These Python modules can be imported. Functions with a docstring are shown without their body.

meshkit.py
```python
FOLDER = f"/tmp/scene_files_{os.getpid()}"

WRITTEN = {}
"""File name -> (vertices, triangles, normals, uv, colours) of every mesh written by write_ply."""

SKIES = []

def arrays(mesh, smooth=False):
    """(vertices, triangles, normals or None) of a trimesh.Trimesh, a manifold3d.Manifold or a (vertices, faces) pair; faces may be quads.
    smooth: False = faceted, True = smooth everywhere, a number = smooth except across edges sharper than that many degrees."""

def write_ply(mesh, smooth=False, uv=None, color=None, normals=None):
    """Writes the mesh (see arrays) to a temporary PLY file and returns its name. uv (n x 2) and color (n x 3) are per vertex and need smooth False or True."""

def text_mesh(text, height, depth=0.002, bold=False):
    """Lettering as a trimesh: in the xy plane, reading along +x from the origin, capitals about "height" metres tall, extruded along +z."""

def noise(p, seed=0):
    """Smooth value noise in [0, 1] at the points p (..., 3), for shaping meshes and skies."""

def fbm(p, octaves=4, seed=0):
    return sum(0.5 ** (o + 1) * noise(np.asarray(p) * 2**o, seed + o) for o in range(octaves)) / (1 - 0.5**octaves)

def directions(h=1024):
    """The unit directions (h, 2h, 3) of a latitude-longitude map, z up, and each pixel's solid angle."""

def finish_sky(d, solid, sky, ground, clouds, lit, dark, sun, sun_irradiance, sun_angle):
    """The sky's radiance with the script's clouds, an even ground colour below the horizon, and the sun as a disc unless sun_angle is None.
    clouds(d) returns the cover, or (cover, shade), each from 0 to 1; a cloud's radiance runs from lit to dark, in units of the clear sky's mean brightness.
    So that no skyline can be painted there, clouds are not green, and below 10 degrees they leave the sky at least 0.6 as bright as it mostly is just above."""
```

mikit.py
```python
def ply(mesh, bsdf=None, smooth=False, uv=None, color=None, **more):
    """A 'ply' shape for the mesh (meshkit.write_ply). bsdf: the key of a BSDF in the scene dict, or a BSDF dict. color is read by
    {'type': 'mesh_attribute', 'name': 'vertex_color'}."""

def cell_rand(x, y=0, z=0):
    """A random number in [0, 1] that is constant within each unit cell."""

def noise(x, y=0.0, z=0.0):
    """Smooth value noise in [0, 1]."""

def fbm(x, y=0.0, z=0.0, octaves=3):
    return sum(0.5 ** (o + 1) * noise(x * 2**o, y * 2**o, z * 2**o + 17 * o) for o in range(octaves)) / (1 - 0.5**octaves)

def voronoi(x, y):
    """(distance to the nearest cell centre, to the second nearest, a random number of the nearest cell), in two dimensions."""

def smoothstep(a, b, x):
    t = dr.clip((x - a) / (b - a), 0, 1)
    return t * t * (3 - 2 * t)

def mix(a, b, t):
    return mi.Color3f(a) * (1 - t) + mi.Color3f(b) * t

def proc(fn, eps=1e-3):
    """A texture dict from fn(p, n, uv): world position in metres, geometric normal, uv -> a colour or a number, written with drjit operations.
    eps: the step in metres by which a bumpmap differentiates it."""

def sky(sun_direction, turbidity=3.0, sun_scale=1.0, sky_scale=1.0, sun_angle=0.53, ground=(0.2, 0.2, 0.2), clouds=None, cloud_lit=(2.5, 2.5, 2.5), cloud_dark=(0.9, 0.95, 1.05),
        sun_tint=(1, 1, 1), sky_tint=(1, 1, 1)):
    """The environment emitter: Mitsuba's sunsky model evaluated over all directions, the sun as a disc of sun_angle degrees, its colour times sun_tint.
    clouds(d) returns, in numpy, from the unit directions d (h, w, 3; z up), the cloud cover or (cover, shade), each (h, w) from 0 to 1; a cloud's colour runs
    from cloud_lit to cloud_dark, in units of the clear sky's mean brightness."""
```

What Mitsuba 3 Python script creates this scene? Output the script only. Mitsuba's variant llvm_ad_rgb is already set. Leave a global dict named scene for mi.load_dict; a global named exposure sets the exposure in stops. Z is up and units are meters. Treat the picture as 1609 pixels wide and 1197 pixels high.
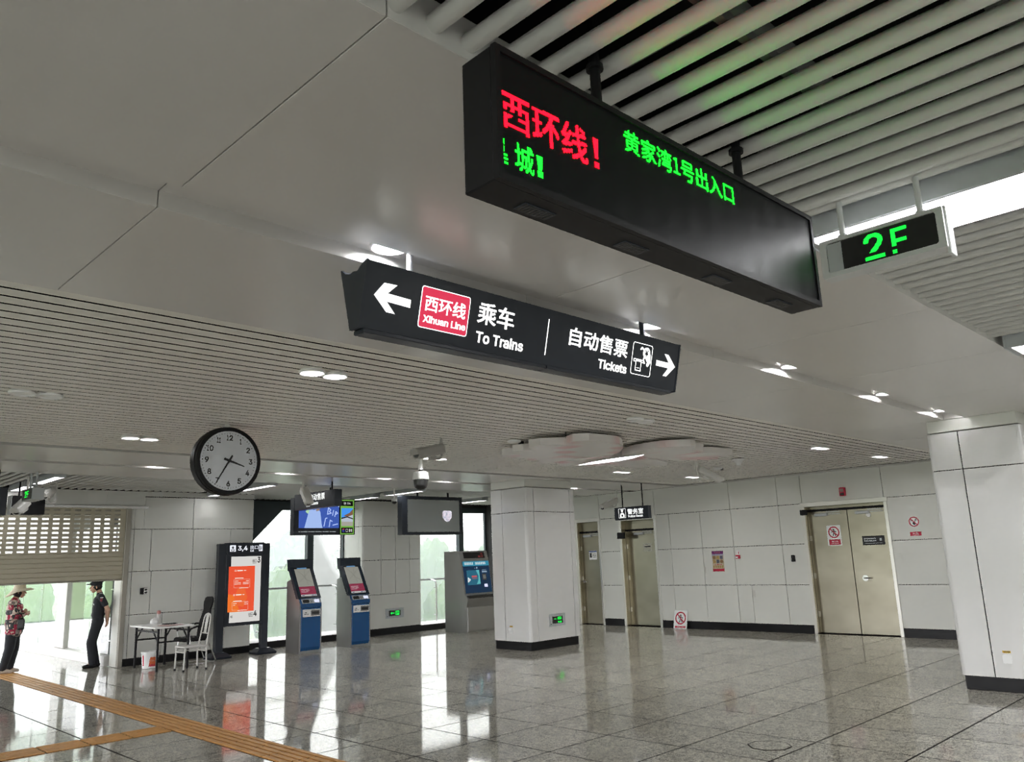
import math
import numpy as np, trimesh, manifold3d as m3d, drjit as dr, mitsuba as mi
from shapely.geometry import Polygon, Point, box as sbox, LineString
from shapely import affinity, union_all
import mikit, meshkit
from mikit import proc, noise, fbm, cell_rand, smoothstep, mix

S = 1.04                      # metres per layout unit
T = mi.ScalarTransform4f
PI = math.pi
scene, labels = {}, {}

# ------------------------------------------------------------------ camera, sky, exposure
EYE = np.array([0.0, 0.0, 1.6])
YAW, PITCH, ROLL, FOCAL = math.radians(45.0), 0.216580688, -0.0370962532, 1259.394
_f = np.array([math.cos(YAW) * math.cos(PITCH), math.sin(YAW) * math.cos(PITCH), math.sin(PITCH)])
_r = np.cross(_f, [0, 0, 1]); _r /= np.linalg.norm(_r)
_u = np.cross(_r, _f)
_up = -math.sin(ROLL) * _r + math.cos(ROLL) * _u
scene['camera'] = {'type': 'perspective', 'fov': 2 * math.degrees(math.atan(804.5 / FOCAL)), 'fov_axis': 'x', 'near_clip': 0.05, 'far_clip': 2000.0,
                   'to_world': T().look_at(origin=(EYE * S).tolist(), target=((EYE + _f) * S).tolist(), up=_up.tolist())}
sky = mikit.sky((0.35, 0.25, 0.9), turbidity=4.0, sun_scale=0.0, sky_scale=1.0, ground=(0.25, 0.27, 0.24),
                clouds=lambda d: (np.ones(d.shape[:2]), 0.25 + 0.3 * meshkit.fbm(d * 3.0, 3)), cloud_lit=(1.0, 1.0, 1.0), cloud_dark=(0.8, 0.83, 0.87))
_b = np.array(sky['bitmap'])
SKY_MEAN = float(_b[: _b.shape[0] // 2].mean())
sky['scale'] = 1.0 / SKY_MEAN          # overcast sky of mean radiance 1
scene['sky'] = sky
exposure = 2.25
LAMP = 1.0                             # radiance unit of the lamps

# outlines of the writing as plain numbers: x,y,x,y,... of each ring, 200 units high; a ring inside a ring is a hole
GL = {
    'xihuan_cn': [[415,67,415,74,440,97,441,105,439,107,419,107,418,113,415,115,415,130,421,130,422,137,429,142,430,148,433,149,441,170,444,172,448,189,451,190,456,200,470,196,474,193,474,182,467,173,467,167,463,165,463,159,460,158,459,152,456,150,456,144,452,143,454,133,461,134,466,138,467,144,470,146,474,156,481,156,491,148,496,152,521,153,526,158,526,200,548,200,551,189,559,196,567,196,568,193,581,189,583,185,589,185,596,178,596,170,592,165,600,163,600,144,594,144,593,141,569,141,567,137,554,137,551,132,554,118,576,119,578,122,594,122,596,126,604,126,607,104,594,104,592,99,607,89,607,81,600,77,600,70,570,42,571,34,584,22,588,23,589,30,592,31,593,44,600,44,601,41,611,37,611,22,608,20,607,11,596,0,574,0,573,3,567,4,552,19,550,26,542,26,541,22,534,22,530,15,513,11,504,4,493,4,489,7,489,13,481,19,481,22,498,26,500,30,506,30,507,33,513,34,515,37,521,37,522,41,528,41,540,50,532,89,520,89,519,85,491,85,489,70,483,70,481,67,465,67,463,63,450,63,448,59,435,59,433,56,419,56,418,65], [559,78,560,68,565,67,577,79,578,85,588,94,589,99,576,100,574,96,557,96,556,80], [552,181,548,179,549,160,568,159,574,164,573,170,559,174], [459,89,460,86,464,85,467,89,487,89,489,104,495,104,496,107,516,107,519,111,528,111,529,128,523,133,519,130,496,130,496,136,490,137,482,125,481,119,475,114,474,107,467,103,467,96], [415,33,419,37,431,37,433,41,457,45,459,48,472,48,474,52,493,52,493,33,476,29,474,26,465,26,463,22,450,22,448,19,428,15,426,11,419,15,418,21,415,22], [204,33,204,44,221,48,230,54,229,102,207,104,207,126,229,128,230,161,207,163,204,167,204,181,207,185,400,185,400,163,353,163,352,156,348,154,348,144,345,143,345,134,356,137,360,127,381,107,382,101,393,93,400,74,381,63,374,70,373,77,367,81,366,88,356,96,355,103,350,107,345,107,344,0,322,0,322,92,316,92,301,77,300,70,293,63,281,63,270,74,270,81,299,108,300,115,307,120,307,126,314,131,315,137,318,138,319,144,326,154,324,163,253,162,252,128,267,126,270,122,270,104,252,102,252,65,261,63,263,67,270,67,274,63,274,44,257,41,256,37,246,37,237,30,228,30,226,26,216,26,215,22,207,22,207,31], [0,167,0,181,4,185,189,185,193,181,193,167,189,163,132,163,130,160,131,141,181,141,181,4,178,0,163,0,157,15,36,15,33,13,33,0,15,0,11,4,11,137,15,141,61,141,63,161,60,163,4,163], [52,59,33,53,36,37,157,37,159,39,158,63,119,63,117,66,111,67,111,73,107,74,107,116,105,119,86,118,82,113,81,96,78,95,74,81], [130,88,132,85,159,86,159,118,130,118], [85,143,88,141,106,141,107,162,86,162], [33,80,40,78,55,94,56,100,59,102,58,118,34,117]],
    'chengche': [[211,44,211,59,215,63,301,63,304,65,302,89,243,89,237,85,233,89,230,107,240,116,241,122,248,127,256,146,219,148,215,152,215,167,219,170,269,171,270,181,278,191,278,200,296,200,298,197,304,196,304,185,296,176,298,170,396,170,400,167,400,148,283,148,274,126,267,121,266,114,269,111,302,111,304,141,330,141,331,111,385,111,385,89,331,88,330,64,400,63,404,59,404,41,331,41,330,0,307,0,304,4,302,41,215,41], [0,19,0,26,39,41,44,48,51,49,56,57,50,67,39,67,37,63,21,63,19,59,11,59,7,63,7,81,20,82,22,85,46,85,52,91,50,100,11,100,11,119,50,119,52,131,50,133,7,133,7,156,86,156,89,158,89,165,83,170,72,170,70,167,22,167,19,185,22,189,83,189,85,193,124,193,126,196,150,196,152,200,167,200,171,190,174,189,174,181,170,178,154,178,152,174,120,174,119,170,111,169,111,158,193,156,193,133,150,133,148,131,150,118,158,119,167,126,178,126,185,118,185,107,179,107,170,100,161,100,159,96,149,96,149,79,172,78,174,93,185,93,186,89,196,85,193,79,193,67,178,56,150,56,148,53,149,49,156,48,161,41,167,41,168,37,181,33,183,30,200,26,200,19,189,7,174,7,173,11,159,15,154,22,148,22,143,29,137,30,118,51,114,52,111,50,111,0,89,0,89,50,87,52,82,51,63,30,57,29,52,22,46,22,44,19,23,11,22,7,11,7], [114,133,111,131,111,91,115,89,116,82,124,78,126,80,126,131], [74,80,80,78,89,91,87,133,74,131]],
    'zidong': [[600,11,600,22,614,26,619,33,624,34,630,41,636,41,641,49,639,52,600,52,600,70,604,74,789,74,793,70,793,52,752,50,753,45,759,44,764,38,770,37,775,30,781,30,793,19,789,11,783,11,778,4,774,4,766,14,759,15,754,22,748,22,743,29,730,33,722,41,726,47,724,52,708,50,707,7,704,4,694,3,693,0,663,0,659,4,659,13,656,15,659,22,685,23,685,50,683,52,667,51,667,41,652,26,646,25,637,15,631,14,626,7,620,7,619,4,611,4,606,11], [604,174,604,193,789,193,789,174,736,174,730,168,732,163,778,163,778,107,615,107,615,163,657,163,659,172], [756,142,753,144,731,144,730,127,754,126], [687,174,682,168,684,163,707,165,705,174], [681,129,684,126,706,126,707,143,683,144], [637,129,639,126,658,126,659,143,638,144], [626,100,767,100,767,81,626,81], [389,133,389,141,414,164,415,170,422,175,422,181,425,183,426,189,429,190,433,200,448,200,450,197,456,196,456,189,452,187,454,178,480,178,481,187,478,189,478,196,484,197,485,200,500,200,500,194,507,189,508,183,513,178,570,178,570,159,511,157,513,152,559,152,563,148,563,137,559,133,510,133,507,131,510,126,559,126,563,122,563,111,559,107,510,107,507,103,513,96,574,96,578,93,578,81,574,78,443,78,441,75,443,70,563,70,563,0,541,0,540,6,534,11,443,11,441,0,419,0,418,128,413,130,407,122,396,122,396,128], [441,32,443,30,538,30,541,46,538,48,443,48], [483,152,485,154,483,159,443,159,441,157,443,152], [485,131,483,133,443,133,441,128,443,126,483,126], [485,105,483,107,443,107,441,99,443,96,483,96], [185,111,185,133,276,134,278,148,281,152,307,153,307,167,311,169,311,196,333,196,334,153,378,152,374,44,370,42,370,22,367,21,367,15,356,4,315,4,315,10,311,11,310,26,342,26,348,31,348,52,352,54,354,129,330,128,330,100,326,98,322,59,319,58,319,48,315,47,311,33,308,32,308,26,304,25,304,19,297,14,296,7,289,0,281,0,270,11,274,28,267,30,265,41,228,37,226,33,213,33,211,30,193,26,192,32,189,33,189,48,192,49,196,63,200,65,200,74,203,75,204,85,207,87,207,96,211,98,211,109,209,111], [222,62,224,59,242,59,244,63,255,64,255,72,248,81,248,96,252,100,267,100,267,94,274,85,274,76,278,74,278,65,281,63,282,53,287,48,292,49,293,56,296,57,296,67,300,69,300,81,304,84,304,104,307,106,307,129,286,129,285,115,281,111,238,111,233,106,233,93,230,91,230,81,226,80], [193,181,196,185,278,185,281,181,281,167,278,163,193,163], [0,170,54,171,56,181,59,184,59,196,63,200,81,200,85,196,85,185,81,183,83,170,152,170,152,4,148,0,130,0,123,11,25,11,22,0,0,0], [22,129,25,126,124,126,126,146,24,148], [22,80,25,78,124,78,126,102,24,104], [22,36,25,33,124,33,126,53,24,56]],
    'jingwu': [[411,7,411,22,415,25,492,25,495,28,493,47,433,47,429,51,429,65,433,69,492,69,495,81,492,84,464,84,462,80,440,80,436,84,436,102,450,106,461,117,462,122,436,124,435,134,415,135,415,178,489,178,491,187,487,193,491,196,500,197,502,200,509,200,513,196,517,183,522,178,596,178,596,135,580,134,575,124,552,121,557,113,564,113,578,98,582,84,576,83,571,76,564,76,554,87,519,87,516,85,518,69,578,69,582,65,582,47,517,47,517,26,600,25,600,7,596,4,415,4], [436,148,439,145,572,145,575,154,572,156,439,156], [487,109,489,105,528,105,531,110,524,116,522,123,501,124], [207,109,216,109,218,113,242,113,244,116,272,121,273,126,257,142,252,141,244,131,237,130,233,124,226,124,218,131,215,142,222,149,236,153,272,190,273,196,295,196,298,193,295,187,296,178,367,178,369,175,375,175,378,171,375,156,353,135,347,134,342,127,335,127,335,122,349,120,351,116,375,116,377,113,400,113,400,105,393,101,389,91,378,91,376,95,353,95,351,98,320,102,319,105,309,105,307,109,298,108,299,103,309,98,311,84,378,84,382,80,382,73,378,70,378,47,375,45,375,29,371,27,371,18,360,4,348,4,345,0,309,4,305,22,345,22,353,35,353,51,356,53,354,62,303,62,298,57,298,51,291,46,291,40,269,18,263,18,258,11,249,11,240,4,218,0,211,7,207,18,211,22,224,22,225,25,235,26,244,33,250,33,255,40,260,40,269,48,273,59,271,62,222,62,222,80,225,84,282,84,287,89,287,100,275,102,273,98,260,98,258,95,242,94,240,91,211,91,211,97,207,98], [276,153,284,143,291,142,296,135,310,135,313,138,319,139,324,145,330,146,335,154,332,156,279,156], [0,135,0,142,18,157,18,164,22,166,20,171,4,171,4,185,7,189,28,189,29,196,47,196,50,189,60,189,65,196,84,196,85,189,105,189,112,178,116,179,116,185,120,187,124,196,135,196,136,193,142,193,142,185,138,183,140,178,193,178,193,160,179,159,171,148,171,142,164,136,169,128,185,124,187,120,196,116,196,113,189,107,189,84,163,82,164,46,167,44,167,0,145,0,143,4,53,4,51,0,29,0,29,44,33,46,33,82,7,84,7,102,18,104,18,125,7,127], [125,109,126,102,162,102,164,104,159,112,144,117,132,112,131,109], [140,160,139,150,147,145,153,158], [51,24,53,22,143,22,145,27,143,29,53,29], [95,122,103,120,105,124,114,124,116,127,123,128,127,133,123,145,117,145,113,138,99,138,98,127], [98,164,100,160,105,161,105,170,84,169,85,164], [49,164,62,166,60,171,48,170], [33,105,35,102,59,102,62,107,56,113,39,113]],
    'chukou': [[211,178,374,178,374,7,370,4,352,4,352,20,349,22,236,22,233,4,215,4,211,7], [233,51,239,44,347,45,352,51,351,155,234,155], [0,93,22,93,22,39,27,34,69,34,74,39,74,98,11,100,7,104,7,178,11,181,30,181,33,178,34,123,72,122,74,200,96,200,97,124,134,122,137,125,137,178,141,181,163,181,163,100,97,99,96,36,99,33,144,34,148,39,148,93,170,93,170,0,148,0,146,11,0,11]],
    'jzrn': [[637,0,637,163,710,163,711,200,733,200,735,163,807,163,811,159,811,22,808,21,807,7,804,4,798,3,796,0,756,0,752,4,748,22,784,23,785,47,780,48,778,44,770,44,729,88,724,90,715,84,715,78,704,69,700,59,694,59,685,48,679,48,674,41,670,41,665,48,660,48,659,0], [733,119,779,71,785,71,784,140,735,141], [659,66,666,63,674,74,680,75,692,86,693,93,700,97,700,104,704,106,704,115,707,117,707,130,711,132,710,140,660,140], [415,19,419,26,432,30,441,41,447,41,462,57,463,63,474,72,474,78,477,79,478,85,481,86,481,93,485,94,485,100,492,109,493,119,496,120,496,130,500,132,500,146,481,170,470,174,470,185,477,190,478,196,485,196,494,186,500,185,511,174,512,168,522,159,523,153,530,148,530,142,533,141,541,120,544,119,545,112,552,107,552,101,556,100,563,79,570,74,571,68,581,59,582,53,594,41,600,41,609,30,615,30,615,22,612,21,611,15,608,14,604,4,600,4,595,11,589,11,580,22,574,22,567,30,566,36,556,44,555,51,548,56,540,76,533,81,526,102,520,108,515,106,515,96,511,95,511,89,508,88,500,67,496,65,496,59,486,51,485,44,456,15,449,14,444,7,438,7,437,4,430,4], [211,33,241,35,241,152,245,156,259,156,263,152,263,35,303,35,304,200,326,200,327,130,393,130,396,126,396,107,327,106,326,36,329,33,404,33,404,11,211,11], [0,119,0,122,30,150,28,159,7,159,7,178,11,181,43,182,44,200,63,200,65,182,89,181,94,177,100,181,132,182,133,200,156,200,157,182,189,181,193,178,193,163,189,159,169,159,166,157,196,126,196,115,189,107,181,107,162,129,156,128,156,108,170,107,174,104,174,89,170,85,30,85,30,104,33,107,44,109,44,129,38,129,19,107,11,107], [107,111,109,107,132,108,133,133,127,133,126,126], [78,156,82,149,89,148,96,141,99,133,103,134,119,150,116,159,80,159], [81,122,69,137,63,135,64,108,92,108,92,118,87,122], [4,15,7,22,13,22,19,30,25,30,41,49,39,52,7,52,7,74,193,74,196,70,196,59,193,58,193,52,155,50,157,45,163,44,171,34,178,33,193,19,193,11,186,11,181,4,170,4,147,29,141,30,130,41,133,47,131,52,112,51,111,7,101,3,100,0,63,0,63,6,56,15,59,22,88,23,87,52,67,51,67,41,26,4,15,4]],
    'jzxy': [[622,107,626,109,626,122,630,124,630,148,633,150,633,159,641,159,643,156,655,157,656,200,674,200,678,196,678,154,680,152,685,153,685,163,700,164,700,193,811,193,815,189,815,4,811,0,793,0,791,11,725,11,722,0,700,0,700,25,694,26,689,22,682,30,677,43,669,48,667,41,663,39,663,30,656,25,652,11,641,0,633,0,622,11,622,15,626,16,626,22,637,31,637,37,644,46,644,56,648,57,648,70,652,73,652,96,656,99,655,136,648,135,648,115,645,113,644,100,641,99,641,93,635,96,626,96,622,100], [767,103,774,96,786,68,791,67,792,110,769,111], [793,168,790,170,767,169,768,134,792,134], [737,37,739,33,778,34,778,43,774,44,774,50,770,52,762,74,756,73,748,52,741,47], [722,136,725,133,748,134,747,170,723,169], [722,65,728,63,737,76,737,85,740,87,741,96,744,98,743,111,722,110], [678,81,678,76,685,70,686,64,694,56,699,56,699,122,693,121,689,107,678,106,678,100,674,97,674,84], [422,37,422,178,426,181,479,181,485,189,585,189,585,174,582,172,581,159,578,157,574,131,600,130,607,122,607,119,604,117,604,104,600,102,600,93,593,84,593,74,589,73,585,59,578,54,574,43,581,41,590,30,596,30,597,26,604,26,605,23,615,19,615,11,604,0,596,0,595,3,581,7,577,14,570,15,560,26,556,25,548,15,542,14,537,7,531,7,526,0,515,0,504,11,504,19,517,23,522,30,528,30,541,43,537,54,530,59,526,73,521,74,515,69,515,59,511,58,511,48,507,46,507,37,500,32,493,11,481,0,474,0,473,3,463,7,463,19,477,31,478,37,481,38,481,44,485,46,485,52,492,61,496,89,500,91,500,111,504,113,504,152,507,154,505,167,482,165,481,56,446,55,444,37,441,33,430,33,428,37], [530,119,530,109,533,107,545,79,552,74,553,67,562,67,563,74,570,79,570,89,578,98,578,105,575,107,544,107,548,133,552,135,552,148,556,150,554,166,530,165,530,152,526,149,526,121], [444,80,447,78,463,80,461,159,445,157], [211,11,211,33,241,35,241,152,244,156,259,156,263,152,263,35,303,34,304,200,326,200,327,130,393,130,396,126,396,107,327,106,326,35,404,33,404,11], [0,119,0,122,30,150,28,159,7,159,7,178,11,181,43,182,44,200,63,200,65,182,89,181,94,177,100,181,132,182,133,200,156,200,157,182,189,181,193,178,193,163,189,159,169,159,166,157,196,126,196,115,189,107,181,107,162,129,156,128,156,108,170,107,174,104,174,89,170,85,30,85,30,104,33,107,44,109,44,129,38,129,19,107,11,107], [107,111,109,107,132,108,133,133,127,133,126,126], [78,156,82,149,89,148,96,141,99,133,103,134,119,150,116,159,80,159], [81,122,69,137,63,135,64,108,92,108,92,118,87,122], [4,15,7,22,13,22,19,30,25,30,41,49,39,52,7,52,7,74,193,74,196,70,196,59,193,58,193,52,155,50,157,45,163,44,171,34,178,33,193,19,193,11,186,11,181,4,170,4,147,29,141,30,130,41,133,47,131,52,112,51,111,7,101,3,100,0,63,0,63,6,56,15,59,22,88,23,87,52,67,51,67,41,26,4,15,4]],
    'yen': [[0,184,0,195,5,200,42,200,48,186,53,184,53,175,58,174,58,165,63,163,64,155,68,153,69,139,75,136,84,144,95,174,100,176,100,189,111,200,147,200,147,179,143,177,137,158,132,156,121,126,116,124,115,114,118,111,137,111,142,105,142,47,134,47,132,42,96,41,95,0,58,0,53,5,52,41,21,42,19,47,5,53,5,68,10,71,11,81,5,84,5,100,10,102,11,111,34,111,37,117,26,132,26,140,21,142,21,151,16,153,15,161,11,163,10,172,5,174,5,182]],
    'xihuan_en': [[1183,52,1183,96,1187,98,1187,109,1191,110,1196,126,1213,143,1233,148,1235,152,1265,152,1268,148,1283,148,1288,140,1296,139,1304,130,1305,123,1313,113,1313,102,1317,100,1317,61,1229,61,1226,58,1227,49,1242,35,1264,35,1265,39,1273,40,1278,52,1304,52,1306,48,1313,48,1313,26,1296,9,1289,8,1278,0,1226,0,1225,4,1217,4,1212,12,1200,17,1200,24,1191,30,1187,50], [1237,113,1226,102,1229,96,1271,96,1274,98,1273,103,1262,113], [1048,148,1052,152,1083,152,1089,147,1098,148,1100,152,1135,152,1136,148,1143,148,1145,144,1157,139,1157,132,1165,126,1165,115,1170,113,1170,4,1165,0,1135,0,1130,4,1130,102,1120,113,1111,114,1097,113,1087,98,1087,4,1083,0,1052,0,1048,4], [987,165,987,187,1000,200,1022,200,1035,187,1035,165,1025,154,1030,148,1030,4,1026,0,996,0,991,4,991,148,997,154], [857,191,861,196,891,196,896,191,896,36,978,35,978,4,974,0,861,0,857,4], [648,148,652,152,683,152,689,147,698,148,700,152,735,152,736,148,743,148,745,144,757,139,757,132,765,126,765,115,770,113,770,4,765,0,735,0,730,4,730,102,720,113,711,114,697,113,687,98,687,4,683,0,652,0,648,4], [504,30,504,61,508,62,509,70,526,87,539,89,538,95,509,104,509,117,513,119,513,126,530,143,550,148,552,152,591,152,593,148,617,139,618,132,626,126,626,115,630,113,630,4,626,0,596,0,593,4,584,4,583,0,535,0,533,4,526,4], [543,96,545,91,558,91,561,96,589,96,591,106,576,117,568,117,565,113,553,112], [544,41,551,35,576,35,591,49,591,59,564,61,561,57,550,56,543,49], [374,39,374,148,378,152,409,152,413,148,413,51,425,35,442,35,456,50,457,148,461,152,491,152,496,148,496,4,491,0,461,0,458,4,450,4,448,0,404,0,383,17,378,37], [235,191,239,196,270,196,274,191,275,148,285,148,287,152,322,152,323,148,339,143,344,132,352,126,352,115,357,113,357,4,352,0,322,0,317,4,317,102,307,113,298,114,284,113,274,98,274,4,269,0,239,0,235,4], [174,165,174,187,187,200,209,200,222,187,222,165,212,154,217,148,217,4,213,0,183,0,178,4,178,148,184,154], [0,4,4,22,13,27,13,35,26,45,26,52,34,58,35,65,43,71,43,78,51,84,52,91,61,99,56,112,43,122,43,129,26,148,26,155,17,161,17,168,9,174,4,191,9,196,43,196,52,187,53,179,61,174,62,166,74,157,74,149,86,139,95,145,96,152,104,158,104,165,113,171,113,178,126,188,126,196,165,196,165,178,161,177,161,170,149,160,148,152,139,146,139,139,131,133,130,126,122,120,122,113,114,107,113,94,122,87,122,79,130,74,131,66,143,57,144,49,161,30,161,23,170,17,170,4,165,0,130,0,125,12,113,22,112,29,104,35,104,42,96,48,95,55,85,62,79,60,78,52,70,47,70,39,62,34,61,26,49,16,48,9,39,0,4,0]],
    'totrains': [[957,35,957,48,964,48,965,52,980,52,983,57,987,57,1007,35,1028,35,1039,42,1038,52,1030,52,1028,56,1013,57,1011,61,996,61,993,65,983,65,965,83,965,90,961,91,961,117,965,119,965,126,969,127,974,139,981,140,987,148,998,148,1000,152,1039,152,1041,148,1057,143,1070,130,1070,123,1074,122,1074,104,1070,100,1055,100,1052,96,1043,96,1038,108,1023,117,1017,113,1006,113,1000,106,1001,101,1009,100,1011,96,1052,87,1074,70,1074,62,1078,61,1078,35,1074,33,1074,22,1061,9,1054,8,1043,0,991,0,990,4,974,9,965,17,960,33], [822,148,826,152,857,152,863,147,872,148,874,152,909,152,910,148,917,148,919,144,930,139,931,132,939,126,939,115,943,113,943,4,939,0,909,0,904,4,904,102,894,113,885,114,871,113,861,98,861,4,856,0,826,0,822,4], [761,165,761,187,774,200,796,200,809,187,809,165,799,154,804,148,804,4,800,0,770,0,765,4,765,148,770,154], [539,4,539,148,543,152,574,152,580,147,590,148,591,152,622,152,626,148,626,129,629,126,648,143,668,148,670,152,709,152,710,148,735,139,735,132,743,126,744,115,748,113,748,4,743,0,713,0,711,4,703,4,700,0,652,0,651,4,643,4,622,30,622,61,643,87,655,87,657,93,648,96,646,100,626,104,623,118,617,113,609,113,603,117,600,113,589,113,578,102,578,4,574,0,543,0], [661,96,663,91,675,91,678,96,706,96,709,106,694,117,685,117,683,113,671,112], [661,41,668,35,694,35,708,49,708,59,681,61,678,57,667,56,661,49], [374,161,374,191,378,196,522,196,526,191,526,161,470,159,470,4,465,0,435,0,430,4,430,159], [161,96,165,98,165,109,169,110,174,126,191,143,211,148,213,152,248,152,250,148,261,148,287,126,287,119,296,109,296,98,300,96,300,52,296,50,296,39,292,38,291,30,283,25,283,17,271,13,265,4,258,4,257,0,204,0,203,4,196,4,190,13,183,13,178,25,170,30,169,38,165,39,165,50,161,52], [204,61,205,49,220,35,242,35,256,49,257,61,261,64,261,89,247,112,235,113,229,117,226,113,215,113,209,108,209,100,200,89,200,63], [0,161,0,191,4,196,148,196,152,191,152,161,96,159,96,4,91,0,61,0,57,4,56,159]],
    'tickets': [[709,35,709,48,716,48,717,52,733,52,735,57,739,57,759,35,780,35,791,42,790,52,783,52,780,56,765,57,763,61,748,61,745,65,735,65,717,83,717,90,713,91,713,117,717,119,717,126,721,127,726,139,733,140,739,148,751,148,752,152,791,152,793,148,809,143,822,130,822,123,826,122,826,104,822,100,807,100,804,96,796,96,790,108,776,117,770,113,758,113,752,106,753,101,761,100,763,96,804,87,826,70,826,62,830,61,830,35,826,33,826,22,813,9,806,8,796,0,743,0,742,4,726,9,717,17,713,33], [617,126,617,143,621,145,622,152,639,154,639,178,643,183,674,183,678,178,679,153,700,152,704,148,704,117,681,117,678,114,678,37,700,35,704,30,704,20,709,17,709,4,704,0,661,0,643,17,643,24,639,26,639,115,622,117,621,124], [487,52,487,96,491,98,491,109,495,110,500,126,517,143,537,148,539,152,570,152,572,148,587,148,592,140,600,139,609,130,609,123,617,113,618,102,622,100,622,61,533,61,530,58,531,49,546,35,568,35,570,39,578,40,583,52,609,52,610,48,617,48,617,26,600,9,593,8,583,0,530,0,529,4,522,4,516,12,504,17,504,24,496,30,491,50], [541,113,530,102,533,96,576,96,578,98,578,103,567,113], [361,191,365,196,396,196,400,191,402,109,408,109,434,136,435,143,443,152,483,152,487,148,487,139,453,108,452,100,435,84,436,79,448,70,449,62,465,48,466,40,478,30,479,23,491,13,491,4,487,0,448,0,439,9,438,16,426,26,425,34,409,48,406,57,400,54,400,4,396,0,365,0,361,4], [217,52,217,96,222,98,222,109,226,110,230,126,248,143,268,148,270,152,304,152,306,148,326,143,343,126,344,119,348,117,348,100,341,100,339,96,317,91,303,112,291,113,285,117,283,113,270,112,261,98,261,91,257,89,257,59,276,35,298,35,313,49,313,57,339,57,341,53,348,52,348,35,344,33,343,26,335,20,335,13,327,13,322,4,315,4,313,0,261,0,260,4,252,4,247,12,235,17,234,24,226,30,222,50], [161,165,161,187,174,200,196,200,209,187,209,165,199,154,204,148,204,4,200,0,170,0,165,4,165,148,170,154], [0,161,0,191,4,196,148,196,152,191,152,161,96,159,96,4,91,0,61,0,57,4,56,159]],
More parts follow.
